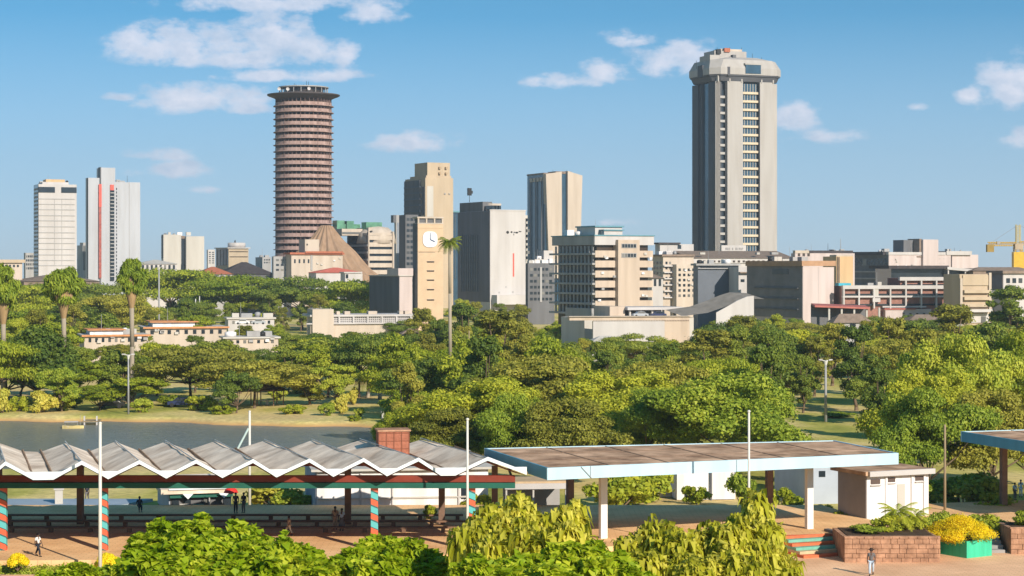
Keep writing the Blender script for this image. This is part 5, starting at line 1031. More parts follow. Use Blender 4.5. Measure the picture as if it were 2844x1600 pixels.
cw = mat('white_shirt_cloth', (.72, .70, .68), .9); cd = mat('dark_cloth', (.03, .035, .05), .9, .2, 3); cbl = mat('pale_blue_cloth', (.45, .53, .62), .9, .1, 3); cta = mat('tan_cloth', (.45, .30, .20), .9, .1, 3); cgr = mat('grey_cloth', (.16, .15, .15), .9, .2, 3); cyl = mat('cream_cloth', (.62, .52, .40), .9)
person(95, 1400, 136.6, 1.66, 60, 'person in white shirt and dark trousers walking across the sunlit terrace at far left', cw, cd, 'walk', 0)
person(727, 1346, 147.2, 1.5, -60, 'small person in tan top and cream trousers walking just behind the bright bush', cta, cyl, 'walk', 0)
person(843, 1330, 150.6, 1.78, 10, 'person in brown clothes standing in the pavilion shade, left of a pair', cta, cta, 'stand', 0)
person(860, 1332, 149.9, 1.72, -15, 'person in pale top and grey skirt in the pavilion shade, right of a pair', cbl, cgr, 'stand', 0, skirt=True)
person(351, 1283, 161.5, 1.7, 20, 'person in dark clothes seated at the back edge of the pavilion', cd, cd, 'sit', 0)
person(593, 1290, 160.4, 1.72, 15, 'person in black standing beside the kiosk, left of two silhouettes', cd, cd, 'stand', 0)
person(613, 1290, 160.9, 1.66, -20, 'person in black standing beside the kiosk, right of two silhouettes', cd, cgr, 'stand', 0)
person(2192, 1447, 136.4, 1.92, -12, 'person in dark hat and shirt with pale blue trousers standing by the stone planter', cgr, cbl, 'walk', -1.28, hat=True)
person(219, 1245, 183, 1.6, 0, 'distant person in dark clothes walking on the lawn seen through the left bay', cd, cgr, 'walk')
person(2553, 1212, 178, 1.6, 20, 'distant person in white shirt under the right canopy', cw, cgr, 'stand', -1.0)
person(2568, 1203, 180, 1.65, -20, 'distant person in white clothes at the right edge, beside another in white', cw, cw, 'stand', -1.0)
# ------------------------------------------------------------------ vegetation
barkm = mat('bark', (.16, .115, .075), .9, .25, 1.5, True, bump=.5); palebark = mat('pale_bark', (.34, .29, .22), .9, .2, 1.5, True)
LM = {
 'mid':   leafmat('mid_green_leaves', (0.136, 0.207, 0.014), (0.301, 0.358, 0.024), (0.542, 0.535, 0.044)),
 'dark':  leafmat('dark_green_leaves', (0.072, 0.125, 0.019), (0.173, 0.236, 0.031), (0.347, 0.377, 0.045)),
 'olive': leafmat('olive_leaves', (0.142, 0.162, 0.022), (0.275, 0.272, 0.036), (0.454, 0.416, 0.058)),
 'bright':leafmat('bright_green_leaves', (0.142, 0.221, 0.023), (0.309, 0.391, 0.035), (0.537, 0.547, 0.060)),
 'yellow':leafmat('yellow_green_leaves', (0.234, 0.278, 0.027), (0.468, 0.459, 0.052), (0.732, 0.626, 0.118)),
 'flower':leafmat('yellow_flowers', (.82, .58, .008), (.92, .74, .012), (.96, .82, .03), .35),
 'near':  leafmat('near_bright_leaves', (0.116, 0.225, 0.004), (0.305, 0.423, 0.009), (0.667, 0.688, 0.050), .42, .9),
 'mango': leafmat('near_yellow_green_leaves', (.14, .18, .008), (.48, .47, .025), (.92, .82, .14), .42, .9),
}
def leaves(rng, centers, radii, n, size, aspect=1.6, droop=0.0, up=.35, shell=.62, fold=.25):
    """leaf blades scattered through the outer part of each bough; returns verts, faces"""
    c = np.array(centers, float); r = np.array(radii, float)
    if r.ndim == 1: r = np.stack([r, r, r * .75], 1)
    w = (r[:, 0] * r[:, 1]) ** 1.0; w /= w.sum(); idx = rng.choice(len(c), n, p=w)
    d = rng.normal(size=(n, 3)); d[:, 2] = np.where(d[:, 2] < -.2, d[:, 2] * .6, d[:, 2]); d /= np.linalg.norm(d, axis=1)[:, None]
    rad = shell + (1 - shell) * rng.random(n) ** .6; rad *= 1 + .17 * rng.normal(size=n)
    p = c[idx] + d * r[idx] * rad[:, None]
    nrm_ = d * .9 + rng.normal(size=(n, 3)) * .55 + np.array([0, 0, up]); nrm_ /= np.linalg.norm(nrm_, axis=1)[:, None]
    a = rng.normal(size=(n, 3)) + np.array([0, 0, -droop]) * 2; t = a - nrm_ * (a * nrm_).sum(1)[:, None]; t /= np.linalg.norm(t, axis=1)[:, None] + 1e-9
    if droop > 0: t = t * (1 - droop * .5) + d * .3 + np.array([0, 0, -droop]); t /= np.linalg.norm(t, axis=1)[:, None]; 
    b_ = np.cross(nrm_, t); b_ /= np.linalg.norm(b_, axis=1)[:, None] + 1e-9
    s = size * (.6 + .8 * rng.random(n))[:, None]
    base = p - t * s * .5; tip = p + t * s * .5; l = p - b_ * s / aspect * .5 + nrm_ * s * fold * .3 - t * s * .05; q = p + b_ * s / aspect * .5 + nrm_ * s * fold * .3 - t * s * .05
    V_ = np.stack([base, q, tip, l], 1).reshape(-1, 3)
    i = np.arange(n)[:, None] * 4
    F_ = np.concatenate([i + np.array([[0, 1, 2]]), i + np.array([[0, 2, 3]])], 1).reshape(-1, 3)
    return V_, F_
def np_mesh(name, V_, F_):
    me = bpy.data.meshes.new(name); me.vertices.add(len(V_)); me.vertices.foreach_set('co', V_.astype('f').ravel())
    k = F_.shape[1]; me.loops.add(F_.size); me.loops.foreach_set('vertex_index', F_.astype('i').ravel())
    me.polygons.add(len(F_)); me.polygons.foreach_set('loop_start', np.arange(len(F_), dtype='i') * k); me.update(calc_edges=True); return me
def crown_puffs(rng, kind, W, H, z0):
    """boughs of a crown W wide and H tall standing on z0"""
    out = []; rd = []
    n = {'broad': 48, 'umbrella': 34, 'airy': 34, 'cypress': 12, 'bush': 14, 'spread': 78}[kind]
    for i in range(n):
        a = rng.random() * 2 * PI
        if kind in ('broad', 'spread'):
            if i == 0:                                        # a few big uneven limbs, each with its own head of boughs
                nl = 7 if kind == 'broad' else 10; lobes = []
                for q in range(nl):
                    aa = q * 2.4 + rng.uniform(-.5, .5); rr_ = W * .5 * rng.uniform(.25, .68) * (0 if q == 0 else 1); lobes.append((rr_ * math.cos(aa), rr_ * math.sin(aa), z0 + H * (rng.uniform(.70, .80) if q == 0 else rng.uniform(.22, .72)), W * rng.uniform(.13, .20)))
            L_ = lobes[i % nl]; dv = rng.normal(size=3); dv /= np.linalg.norm(dv); dv[2] *= .55
            out.append((L_[0] + dv[0] * L_[3], L_[1] + dv[1] * L_[3], L_[2] + dv[2] * L_[3])); q = W * rng.uniform(.06, .12); rd.append((q, q, q * rng.uniform(.45, .7)))
        elif kind in ('bush',):
            ph = rng.random(); e = math.sqrt(rng.random()) * .80; z = z0 + H * (.12 + .70 * ph) ; k = math.sqrt(max(.05, 1 - (2 * (ph * .8 + .1) - .95) ** 2)) * e
            R_ = W * .5 * k; out.append((R_ * math.cos(a), R_ * math.sin(a), z)); q = W * rng.uniform(.10, .19); rd.append((q, q, q * rng.uniform(.55, .8)))
        elif kind == 'umbrella':
            R_ = W * .5 * math.sqrt(rng.random()) * .86; lay = rng.integers(0, 3); z = z0 + H * (.85 - .28 * lay - .25 * (R_ / (W * .5)) ** 2); out.append((R_ * math.cos(a), R_ * math.sin(a), z)); q = W * rng.uniform(.11, .19); rd.append((q, q, q * .30))
        elif kind == 'airy':
            z = z0 + H * rng.random() ** .8 * .92; R_ = W * .5 * (1 - abs((z - z0) / H - .4) * 1.1) * rng.uniform(.2, .95); out.append((R_ * math.cos(a), R_ * math.sin(a), z)); q = W * rng.uniform(.08, .15); rd.append((q, q, q * .7))
        elif kind == 'cypress':
            f = i / n; R_ = W * .12 * (1 - f); out.append((R_ * math.cos(a), R_ * math.sin(a), z0 + H * (.05 + .85 * f))); q = W * .45 * (1 - f * .75); rd.append((q, q, H * .10))
    return out, rd
def make_tree(name, kind, lm, W, H, trunk, n, size, seed, aspect=1.5, droop=0.0, bark=None):
    rng = np.random.default_rng(seed); o = empty(name, (0, 0, 0))
    c, r = crown_puffs(rng, kind, W, H - trunk, trunk)
    V_, F_ = leaves(rng, c, r, n, size, aspect, droop)
    link('crown', np_mesh('crown', V_, F_), LM[lm], o)
    m = MB(); tr = max(.12, H * .022); top = trunk + (H - trunk) * .45
    p0 = Vector((0, 0, -.5)); lean = Vector((rng.normal() * .05 * H, rng.normal() * .05 * H, 0)); fork = Vector((0, 0, trunk * .85)) + lean * .5
    if kind != 'bush': m.limb([p0, Vector((0, 0, .6)), fork, Vector((0, 0, top)) + lean], [tr * 1.35, tr, tr * .75, tr * .3])
    for k_ in rng.choice(len(c), min(len(c), 11), replace=False):
        e = Vector(c[k_]); mid = fork.lerp(e, .5) + Vector((0, 0, -.06 * H)); st_ = fork if kind != 'bush' else Vector((0, 0, -.2)); m.limb([st_, mid, e], [tr * .55, tr * .34, tr * .1], 5)
    m.build('trunk' if kind != 'bush' else 'stems', bark or barkm, o, True)
    o['dims'] = (W, H); del o['dims']
    return o
PROTO = {}
def add_proto(key, *a, **k): PROTO.setdefault(key, []).append((make_tree(*a, **k), a[3], a[4], [False]))
S = 11
add_proto('broad', 'tree', 'broad', 'mid', 11, 10, 1.8, 20000, .34, S); add_proto('broad', 'tree', 'broad', 'bright', 11, 9, 1.6, 20000, .34, S + 1); add_proto('broad', 'tree', 'broad', 'dark', 12, 10, 2, 20000, .35, S + 2); add_proto('broad', 'tree', 'spread', 'mid', 13, 9, 1.8, 22000, .34, S + 20)
add_proto('umbrella', 'acacia_tree', 'umbrella', 'mid', 14, 8, 3.6, 18000, .32, S + 3); add_proto('umbrella', 'acacia_tree', 'umbrella', 'olive', 13, 8, 3.4, 18000, .32, S + 4); add_proto('umbrella', 'acacia_tree', 'umbrella', 'dark', 14, 9, 4, 18000, .33, S + 21)
add_proto('airy', 'tree', 'airy', 'olive', 8, 13, 2.5, 12000, .34, S + 5); add_proto('airy', 'tree', 'airy', 'dark', 8, 12, 2.2, 12000, .34, S + 6)
add_proto('bushy', 'shrub', 'bush', 'bright', 4, 2.6, .1, 3000, .30, S + 7); add_proto('bushy', 'shrub', 'bush', 'mid', 4, 2.4, .1, 3000, .30, S + 8); add_proto('bushy', 'shrub', 'bush', 'yellow', 4, 2.8, .1, 3000, .32, S + 9)
add_proto('cypress', 'cypress', 'cypress', 'dark', 2.6, 8, .3, 3500, .3, S + 10)
# one finer set for the trees that stand close behind the canopies
add_proto('nearbroad', 'tree', 'spread', 'bright', 16, 10, 2, 60000, .28, S + 11); add_proto('nearbroad', 'tree', 'spread', 'mid', 15, 12, 2, 60000, .28, S + 12); add_proto('nearbroad', 'tree', 'spread', 'olive', 14, 11, 2, 52000, .28, S + 13)
LAND = [(60, 'at the left edge'), (205, 'under the banded tower'), (365, 'under the twin slabs'), (530, 'under the pale twin block'), (670, 'left of the round tower'), (840, 'under the round tower'), (1000, 'under the green glass roof'), (1125, 'under the clock tower'),
        (1330, 'under the blank wall'), (1480, 'under the blue tower'), (1740, 'under the stair tower'), (1965, 'under the tallest tower'), (2120, 'under the pink blank block'), (2420, 'under the white grid'), (9999, 'under the yellow crane')]
ROWS = [(235, 'close to the canopies'), (290, 'behind the canopies'), (335, 'beside the lake lawn'), (400, 'past the lake'), (480, 'mid park'), (600, 'far park'), (9999, 'farthest belt')]
ADJ = {'mid': 'mid green', 'dark': 'dark green', 'olive': 'olive green', 'bright': 'bright green', 'yellow': 'yellow green'}
SH = {'broad': 'round crowned tree', 'umbrella': 'flat topped tree', 'airy': 'tall loose tree', 'bushy': 'low shrub', 'cypress': 'narrow cypress', 'nearbroad': 'large spreading tree'}
used_labels = {}
def plant(key, vi, x, ytop, D, wpx=None, zb=None, label=None, rz=None):
    o, W, H, used = PROTO[key][vi % len(PROTO[key])]
    X_ = X(x, D); zb = tz(X_, D) - .1 if zb is None else zb
    hh = Z(ytop, D) - zb; sz_ = hh / H; sxy = (wpx * D / FP / W) if wpx else sz_ * random.uniform(.9, 1.15)
    rz = random.uniform(0, 6.28) if rz is None else rz
    if label is None:
        lm = o.children[0].data.materials[0].name if o.children[0].name.startswith('crown') else o.children[1].data.materials[0].name
        c = next(v for k_, v in (('mid', 'mid green'), ('dark', 'dark green'), ('olive', 'olive'), ('bright', 'bright green'), ('yellow', 'yellow green')) if lm.startswith(k_))
        label = '%s %s %s, %s' % (c, SH[key], next(t for a, t in ROWS if D < a), next(t for a, t in LAND if x < a))
    grp = {'bushy': 'shrubs around the park', 'cypress': 'cypresses beyond the lake'}.get(key, 'trees of the wooded park')
    cat = 'shrub' if key == 'bushy' else 'tree'
    if not used[0]:
        used[0] = True; t = o; t.location = (X_, D, zb); t.rotation_euler = (0, 0, rz); t.scale = (sxy, sxy, sz_); t['label'] = label; t['group'] = grp
    else: t = copy_tree(o, (X_, D, zb), rz, (sxy, sxy, sz_), label, grp)
    t['category'] = cat
    return t
# near and singled-out trees: kind, variant, column, top row, distance, width in columns
near = [('airy', 0, 1062, 772, 430, 100), ('broad', 2, 1098, 784, 440, 90), ('airy', 1, 1165, 756, 420, 130), ('umbrella', 0, 110, 714, 690, 230), ('umbrella', 2, 250, 712, 670, 220), ('umbrella', 0, 40, 716, 640, 200), ('broad', 2, 190, 742, 560, 190), ('umbrella', 1, 300, 738, 560, 190), ('broad', 0, 70, 760, 480, 200), ('broad', 2, 260, 775, 480, 180), ('broad', 0, 130, 790, 400, 190), ('nearbroad', 0, 1850, 945, 205, 500), ('nearbroad', 1, 1530, 915, 222, 430), ('nearbroad', 2, 1345, 893, 238, 430), ('nearbroad', 1, 1170, 925, 225, 380), ('nearbroad', 2, 1420, 985, 196, 330), ('nearbroad', 0, 1640, 985, 210, 300),
        ('nearbroad', 2, 1120, 1010, 205, 260), ('nearbroad', 0, 1290, 1000, 200, 260), ('nearbroad', 1, 2315, 905, 205, 330), ('nearbroad', 0, 2420, 850, 222, 340), ('nearbroad', 1, 2530, 800, 245, 320), ('nearbroad', 0, 2330, 985, 186, 330), ('nearbroad', 2, 2490, 960, 190, 300),
        ('nearbroad', 1, 2590, 1000, 196, 260), ('nearbroad', 2, 1740, 905, 262, 360), ('airy', 0, 1790, 825, 330, 190), ('airy', 0, 1250, 775, 350, 200), ('broad', 0, 1040, 955, 262, 200), ('broad', 2, 2215, 915, 280, 180), ('broad', 2, 1960, 880, 310, 240),
        ('broad', 2, 95, 800, 316, 300), ('broad', 2, 20, 830, 325, 230), ('broad', 0, 190, 890, 330, 200), ('umbrella', 1, 480, 872, 325, 300), ('umbrella', 1, 640, 905, 312, 290), ('broad', 0, 330, 935, 312, 220), ('broad', 2, 800, 840, 380, 260), ('broad', 0, 945, 850, 390, 220),
        ('broad', 2, 540, 845, 400, 200), ('airy', 0, 780, 935, 318, 100), ('broad', 0, 250, 960, 306, 150), ('broad', 0, 740, 870, 350, 230), ('umbrella', 2, 1600, 838, 420, 150), ('umbrella', 0, 430, 676, 760, 260), ('umbrella', 0, 600, 692, 720, 240), ('umbrella', 2, 760, 694, 700, 230), ('umbrella', 0, 880, 705, 680, 200),
        ('umbrella', 0, 1010, 930, 300, 170), ('airy', 1, 2260, 800, 400, 230), ('airy', 0, 2390, 762, 420, 180), ('airy', 1, 2540, 712, 470, 170), ('broad', 2, 2480, 790, 330, 240), ('airy', 0, 1870, 790, 400, 150), ('nearbroad', 1, 1000, 1000, 230, 150)]
for (k, v, x, y, D, w) in near: plant(k, v, x, y, D, w)
for (x, y, D) in ((262, 858, 335), (285, 885, 338)): plant('cypress', 0, x, y, D, 40)
# belts
CEIL = [(-200, 700), (0, 690), (60, 712), (300, 712), (365, 700), (380, 676), (500, 680), (520, 696), (690, 698), (790, 706), (925, 710), (930, 800), (1120, 800), (1125, 745), (1160, 752), (1330, 760), (1340, 775), (1390, 785), (1395, 802), (1490, 806), (1500, 850), (1735, 850), (1750, 800), (1890, 800), (1895, 792), (2020, 792), (2030, 806), (2120, 806), (2130, 792), (2230, 790), (2240, 786), (2420, 790), (2425, 815), (2490, 815), (2500, 745), (2800, 740)]
def ceil_at(x):
    for (a, ya), (b_, yb) in zip(CEIL, CEIL[1:]):
        if x <= b_: return ya + (yb - ya) * (x - a) / (b_ - a)
    return 740
RECT = [(775, 1045, 832, 560), (210, 372, 862, 438), (366, 570, 840, 468), (570, 695, 815, 575), (565, 700, 872, 445), (1490, 1740, 846, 500), (2030, 2180, 800, 470), (1745, 1895, 790, 515), (2410, 2495, 812, 615), (930, 1120, 800, 640), (1500, 1720, 800, 515), (2040, 2112, 1090, 284), (1992, 2058, 1010, 300)]
rg = random.Random(21)
kinds = [('broad', 0), ('broad', 2), ('airy', 0), ('umbrella', 1), ('airy', 1), ('broad', 3), ('umbrella', 0), ('airy', 1), ('broad', 1), ('umbrella', 2), ('airy', 0), ('broad', 2)]
nt_ = 0
for D0, step, x0, x1 in ((250, 9, 1020, 2700), (280, 9, 1030, 2700), (308, 9, -60, 2860), (340, 8.5, -60, 2650), (378, 9, -60, 2860), (425, 9.5, -60, 2860), (480, 10, -60, 2640), (550, 11, -60, 2640), (640, 12, -60, 2640), (700, 12, -60, 1000), (770, 14, -60, 2640)):
    x = x0 + rg.uniform(0, 60)
    while x < x1:
        D = D0 + rg.uniform(-12, 12) * D0 / 400; k, v = kinds[rg.randrange(len(kinds))]; h = rg.uniform(7, 12.5); z0 = -2.3
        if k == 'airy': h *= 1.2
        if D0 <= 310 and 225 < x < 960:
            if rg.random() < .45: x += step * FP / D; continue
            h *= .6
        w = h * (1.15 if k != 'airy' else .62); wp = w * FP / D; yt = HY + (CZ - (z0 + h)) * FP / D
        lim = max(ceil_at(x - wp * .3), ceil_at(x), ceil_at(x + wp * .3))
        for (a, b_, y1, Db) in RECT:
            if D < Db and x + wp * .42 > a and x - wp * .42 < b_: lim = max(lim, y1)
        if yt < lim: yt = lim + rg.uniform(0, 6); h = CZ - (yt - HY) * D / FP - z0; w = min(w, max(h * 1.5, 5)); wp = w * FP / D
        if h > 2.6: plant(k if h > 4.5 or k != 'airy' else 'broad', v, x, yt, D, wp); nt_ += 1
        x += step * FP / D * rg.uniform(.6, 1.15)
# shrubs: lake shore, terraces, lawn
for (v, x, D, h, w) in ((0, 262, 290, 1.3, 2.2), (2, 100, 301, 4.0, 5.2), (2, 8, 300, 4.5, 4), (0, 150, 305, 3, 5), (1, 45, 303, 2.6, 4), (1, 180, 312, 2.4, 4), (0, 355, 303, 2.2, 4), (1, 505, 308, 2.6, 5), (1, 560, 300, 1.6, 4), (1, 735, 300, 1.6, 4), (0, 820, 296, 2.0, 3), (2, 862, 300, 3.6, 3.4), (1, 892, 286, .9, 2), (0, 905, 292, 1.5, 2), (1, 985, 284, 1.4, 4), (2, 890, 318, 3.4, 2.4),
        (1, 1010, 272, 2.2, 6), (1, 430, 318, 2.0, 5), (0, 2110, 292, .8, 6), (0, 700, 330, 2, 4), (2, 770, 345, 2, 5), (1, 960, 350, 2.2, 5)):
    plant('bushy', v, x, 0 or (HY + (CZ - (tz(X(x, D), D) + h)) * FP / D), D, w * FP / D)
for (v, x, D, zb, h, w, lab) in ((1, 2135, 160, -1.3, 1.7, 3.2, 'shrub at the shaded side of the small white building'), (0, 2110, 158, -1.3, 1.2, 2.4, 'low bright shrub left of the small white building'), (1, 2240, 146, .35, 1.5, 3.0, 'dense shrub on the stone planter in front of the small white building'), (0, 2190, 145, .35, .7, 3.2, 'low hedge along the top of the stone planter'),
        (1, 2290, 147, .35, 1.1, 2.4, 'shrub at the right end of the stone planter'), (0, 2355, 152, -1.0, 2.2, 2.6, 'shrub between the small white building and the yellow flowers'), (1, 2470, 151, -1.0, 2.3, 4.0, 'dark green shrub behind the yellow flowers'), (1, 2575, 149, .5, 1.2, 2.6, 'shrub on the right stone wall'), (1, 2420, 154, -1.1, 2.0, 3.0, 'shrub behind the green planter'), 
        (1, 1560, 178, -1.6, 3.4, 7, 'tall shrub seen under the wide canopy at left'), (0, 1620, 182, -1.6, 3.2, 6, 'bright shrub seen under the wide canopy'), (1, 1745, 180, -1.6, 1.8, 3, 'dark round shrub before the white house wall'), (0, 1870, 176, -1.5, 3.2, 3, 'bright shrub between the canopy columns'), (1, 1960, 170, -1.5, 2.8, 4, 'dark shrub beneath the wide canopy at right'), (1, 2070, 166, -1.5, 1.7, 2.2, 'brownish shrub left of the blue grey house'),
        (2, 690, 176, -1.5, 2.6, 6.4, 'yellow green shrub seen through the pavilion bay right of the kiosk'), (0, 740, 172, -1.5, 2.0, 4, 'bright shrub seen through the pavilion beside the white building'), (1, 1080, 157, 0, 1.2, 1.6, 'dark potted shrub in the pavilion shade'), (1, 1200, 168, -1.5, 2.4, 3, 'shrub behind the right end of the pavilion'), (1, 2300, 168, -1.4, 3.4, 6, 'tall shrub behind the small white building'), (0, 2420, 172, -1.5, 3.6, 7, 'shrub below the big tree at right'), (1, 2500, 168, -1.5, 2.5, 5, 'shrub under the second canopy')):
    plant('bushy', v, x, HY + (CZ - (zb + h)) * FP / D, D, w * FP / D, zb, lab)
# fan palms with skirts of old leaves
def fan_palm(x, yt, yb, D, wpx, label, seed):
    rng = np.random.default_rng(seed); zb = -2.3; o = empty('fan_palm', (X(x, D), D, zb)); tag(o, label, 'palm tree')
    k = D / FP; top = Z(yt, D) - zb; bot = Z(yb, D) - zb; W = wpx * k; H = top - bot
    m = MB(); m.limb([(0, 0, 0), (.1, 0, bot * .5), (0, 0, bot * .93), (0, 0, bot + H * .5)], [.42, .36, .40, .6], 10); m.build('trunk', palebark, o, True)
    m = MB(); m.lathe([(.38, bot - H * .42), (.75, bot - H * .1), (W * .28, bot + H * .2), (W * .20, bot + H * .4)], 14, wob=lambda i, z: .12 * (i % 2), cap=False); m.build('dry_skirt', mat('dry_palm_skirt', (.36, .24, .12), .9, .25, 1.5, True), o, True)
    c = []; r = []
    for i in range(26):
        a = rng.random() * 2 * PI; f = rng.random(); q = W * .46 * math.sin(PI * min(1, .15 + .75 * f)) * rng.uniform(.7, 1); c.append((q * math.cos(a), q * math.sin(a), bot + H * (.08 + .80 * f))); s_ = W * rng.uniform(.15, .24); r.append((s_, s_, s_ * .8))
    V_, F_ = leaves(rng, c, r, 6500, .95, 5, .6); link('crown', np_mesh('crown', V_, F_), LM['bright'], o)
fan_palm(331, 650, 738, 330, 64, 'tall fan palm with ball crown and dry skirt right of the silver twin slabs', 31)
fan_palm(160, 669, 762, 322, 84, 'tall fan palm in front of the white banded tower', 33)
fan_palm(8, 668, 772, 318, 78, 'tall fan palm cut by the left edge', 35)
def frond(base, az, L, rise, drp, w, rng, n=22):
    """one feather leaf: a curved midrib with leaflets hanging either side"""
    V_ = []; F_ = []; base = Vector(base); h = Vector((math.cos(az), math.sin(az), 0)); s = Vector((-h.y, h.x, 0))
    P_ = lambda t: base + h * L * (t * (1 - .12 * t)) + Vector((0, 0, L * (rise * t - drp * t * t)))
    for i in range(n):
        t = .1 + .9 * i / n; p = P_(t); q = P_(t + .05); d = (q - p).normalized(); ll = w * math.sin(PI * min(1, t * .85 + .12)) + .05
        for sg in (-1, 1):
            tip = p + s * sg * ll * .8 + d * ll * .45 + Vector((0, 0, -ll * .45)); b1 = p + d * L / n * .5; k = len(V_)
            V_ += [tuple(p - d * L / n * .35), tuple(b1), tuple(tip)]; F_.append((k, k + 1, k + 2))
        k = len(V_); V_ += [tuple(p - s * .02), tuple(p + s * .02), tuple(q)]; F_.append((k, k + 1, k + 2))
    return V_, F_
def feather_palm(x, yt, D, zb, L, label, seed, nf=26, trunk_r=.22, wl=.7, lm='mid', hcr=None):
    rng = np.random.default_rng(seed); o = empty('palm_tree', (X(x, D), D, zb)); tag(o, label, 'palm tree'); h = (Z(yt, D) - zb) - L * .35 if hcr is None else hcr
    m = MB(); m.limb([(0, 0, -.3), (.1, 0, h * .3), (.05, 0, h * .7), (0, 0, h)], [trunk_r * 1.25, trunk_r, trunk_r * .8, trunk_r * .7], 10); m.build('trunk', palebark, o, True)
    VV = []; FF = []
    for i in range(nf):
        a = i * 2.4 + rng.random() * .4; f = i / nf; v, fc = frond((0, 0, h), a, L * rng.uniform(.85, 1.1), .95 - 1.1 * f, .55 + .25 * f, wl, rng); k = len(VV); VV += v; FF += [tuple(j + k for j in q) for q in fc]
    link('crown', np_mesh('crown', np.array(VV), np.array(FF)), LM[lm], o)
feather_palm(1131, 597, 300, -2.3, 2.1, 'tall slender palm with small feathery crown in front of the clock tower', 41, 30, .30, .7, 'dark')
for i, (x, y, D) in enumerate(((955, 900, 330), (985, 915, 318), (925, 925, 335))): feather_palm(x, y, D, -2.3, 3.2, ('palm with drooping crown in the lake lawn row, middle of three', 'palm with drooping crown nearest the water, right of three', 'palm with drooping crown, left of three beyond the lake')[i], 50 + i, 30, .3, 1.2, 'olive')
feather_palm(2258, 1232, 146.5, .3, 1.7, 'bushy young palm on the stone planter before the small white building', 61, 26, .10, .45, 'mid', hcr=1.5); feather_palm(2300, 1262, 147.5, .3, 1.5, 'second young palm leaning right on the stone planter', 62, 22, .09, .4, 'mid', hcr=1.1)
# yellow flowering shrubs
def flower_bush(x, y0, y1, D, wpx, label, seed, deep=1.0, lm='flower'):
    rng = np.random.default_rng(seed); zb = Z(y1, D); o = empty('flowering_shrub', (X(x, D), D, zb)); tag(o, label, 'shrub', 'yellow flowering shrubs'); W = wpx * D / FP; H = Z(y0, D) - zb; c = []; r = []
    for i in range(40):
        a = rng.random() * 2 * PI; q = W * .40 * math.sqrt(rng.random()); c.append((q * math.cos(a), q * math.sin(a) * deep, H * (.38 + .42 * (1 - (q / (W * .38)) ** 2) * rng.uniform(.8, 1.05)))); s_ = W * rng.uniform(.11, .16); r.append((s_, s_, H * .17))
    V_, F_ = leaves(rng, c, r, 26000, .085, 1.2); link('blossom', np_mesh('blossom', V_, F_), LM[lm], o)
    c2 = [(a * .85, b_ * .85, d * .7) for a, b_, d in c]; V_, F_ = leaves(rng, c2, [(q[0] * .9, q[1] * .9, q[2] * .8) for q in r], 3500, .14, 1.5); link('leaves', np_mesh('leaves', V_, F_), LM['mid'], o)
    m = MB()
    for i in range(7): m.bar((0, 0, -.1), c[i], .04, .015, 5)
    m.build('stems', barkm, o)
flower_bush(45, 1389, 1432, 132.6, 54, 'round yellow flowering shrub at the far left of the terrace edge', 71); flower_bush(270, 1388, 1436, 132.2, 60, 'round yellow flowering shrub at the foot of the left flagpole', 72)
flower_bush(2414, 1292, 1372, 145.9, 172, 'large yellow flowering shrub growing in the green planter', 73, 1.2)
flower_bush(1262, 1375, 1420, 139, 40, 'small orange yellow shrub at the foot of the terrace behind the drooping tree', 74)
# low hedge at the terrace foot
hr = np.random.default_rng(80)
c = [(X(x, 133.2), 133.4 + hr.uniform(-.5, .4), -.55 + hr.uniform(-.1, .1)) for x in range(-40, 420, 10)]; V_, F_ = leaves(hr, c, [(.6, .5, .42)] * len(c), 14000, .13, 1.4)
tag(link('hedge', np_mesh('hedge', V_, F_), LM['bright']), 'low green hedge along the foot of the terrace at far left', 'hedge')
# grass on the slope right below the camera side of the plaza
# ------------------------------------------------------------------ nearest bushes, tops of trees on the slope below
def rosettes(rng, c, r, ntips, nl, L, wid, droop):
    """shoots on the outside of each bough, each with a ring of folded blades that arch over and hang"""
    c = np.array(c, float); r = np.array(r, float); w = r[:, 0] ** 2; w /= w.sum(); ti = rng.choice(len(c), ntips, p=w)
    d = rng.normal(size=(ntips, 3)); d[:, 2] = np.abs(d[:, 2]) * .9 - .25; d /= np.linalg.norm(d, axis=1)[:, None]
    tip = c[ti] + d * r[ti] * (.75 + .45 * rng.random(ntips))[:, None]
    P = np.repeat(tip, nl, 0); D_ = np.repeat(d, nl, 0); n = len(P); a = rng.normal(size=(n, 3)); a -= D_ * (a * D_).sum(1)[:, None]; a /= np.linalg.norm(a, axis=1)[:, None] + 1e-9
    h = a * .85 + D_ * .45 * rng.random(n)[:, None] + np.array([0, 0, .10]); h /= np.linalg.norm(h, axis=1)[:, None]
    P = P - D_ * (rng.random(n) * L * .5)[:, None]; Ls = (L * rng.uniform(.6, 1.15, n))[:, None]; dn = np.array([0, 0, -1.0]) * droop * rng.uniform(.5, 1.3, n)[:, None]
    mid = P + h * Ls * .48 + dn * Ls * .12; end = mid + h * Ls * (.5 - .28 * droop) + dn * Ls * .5
    s_ = np.cross(h, np.array([0, 0, 1.0])); s_ /= np.linalg.norm(s_, axis=1)[:, None] + 1e-9; s_ = s_ + rng.normal(size=(n, 3)) * .25; up_ = np.cross(s_, h); W_ = Ls * wid * .5
    ri = mid + s_ * W_ + up_ * W_ * .35; le = mid - s_ * W_ + up_ * W_ * .35
    V_ = np.stack([P, ri, mid, le, end], 1).reshape(-1, 3); i = np.arange(n)[:, None] * 5
    F_ = np.concatenate([i + np.array([[0, 1, 2]]), i + np.array([[0, 2, 3]]), i + np.array([[1, 4, 2]]), i + np.array([[2, 4, 3]])], 1).reshape(-1, 3)
    return V_, F_
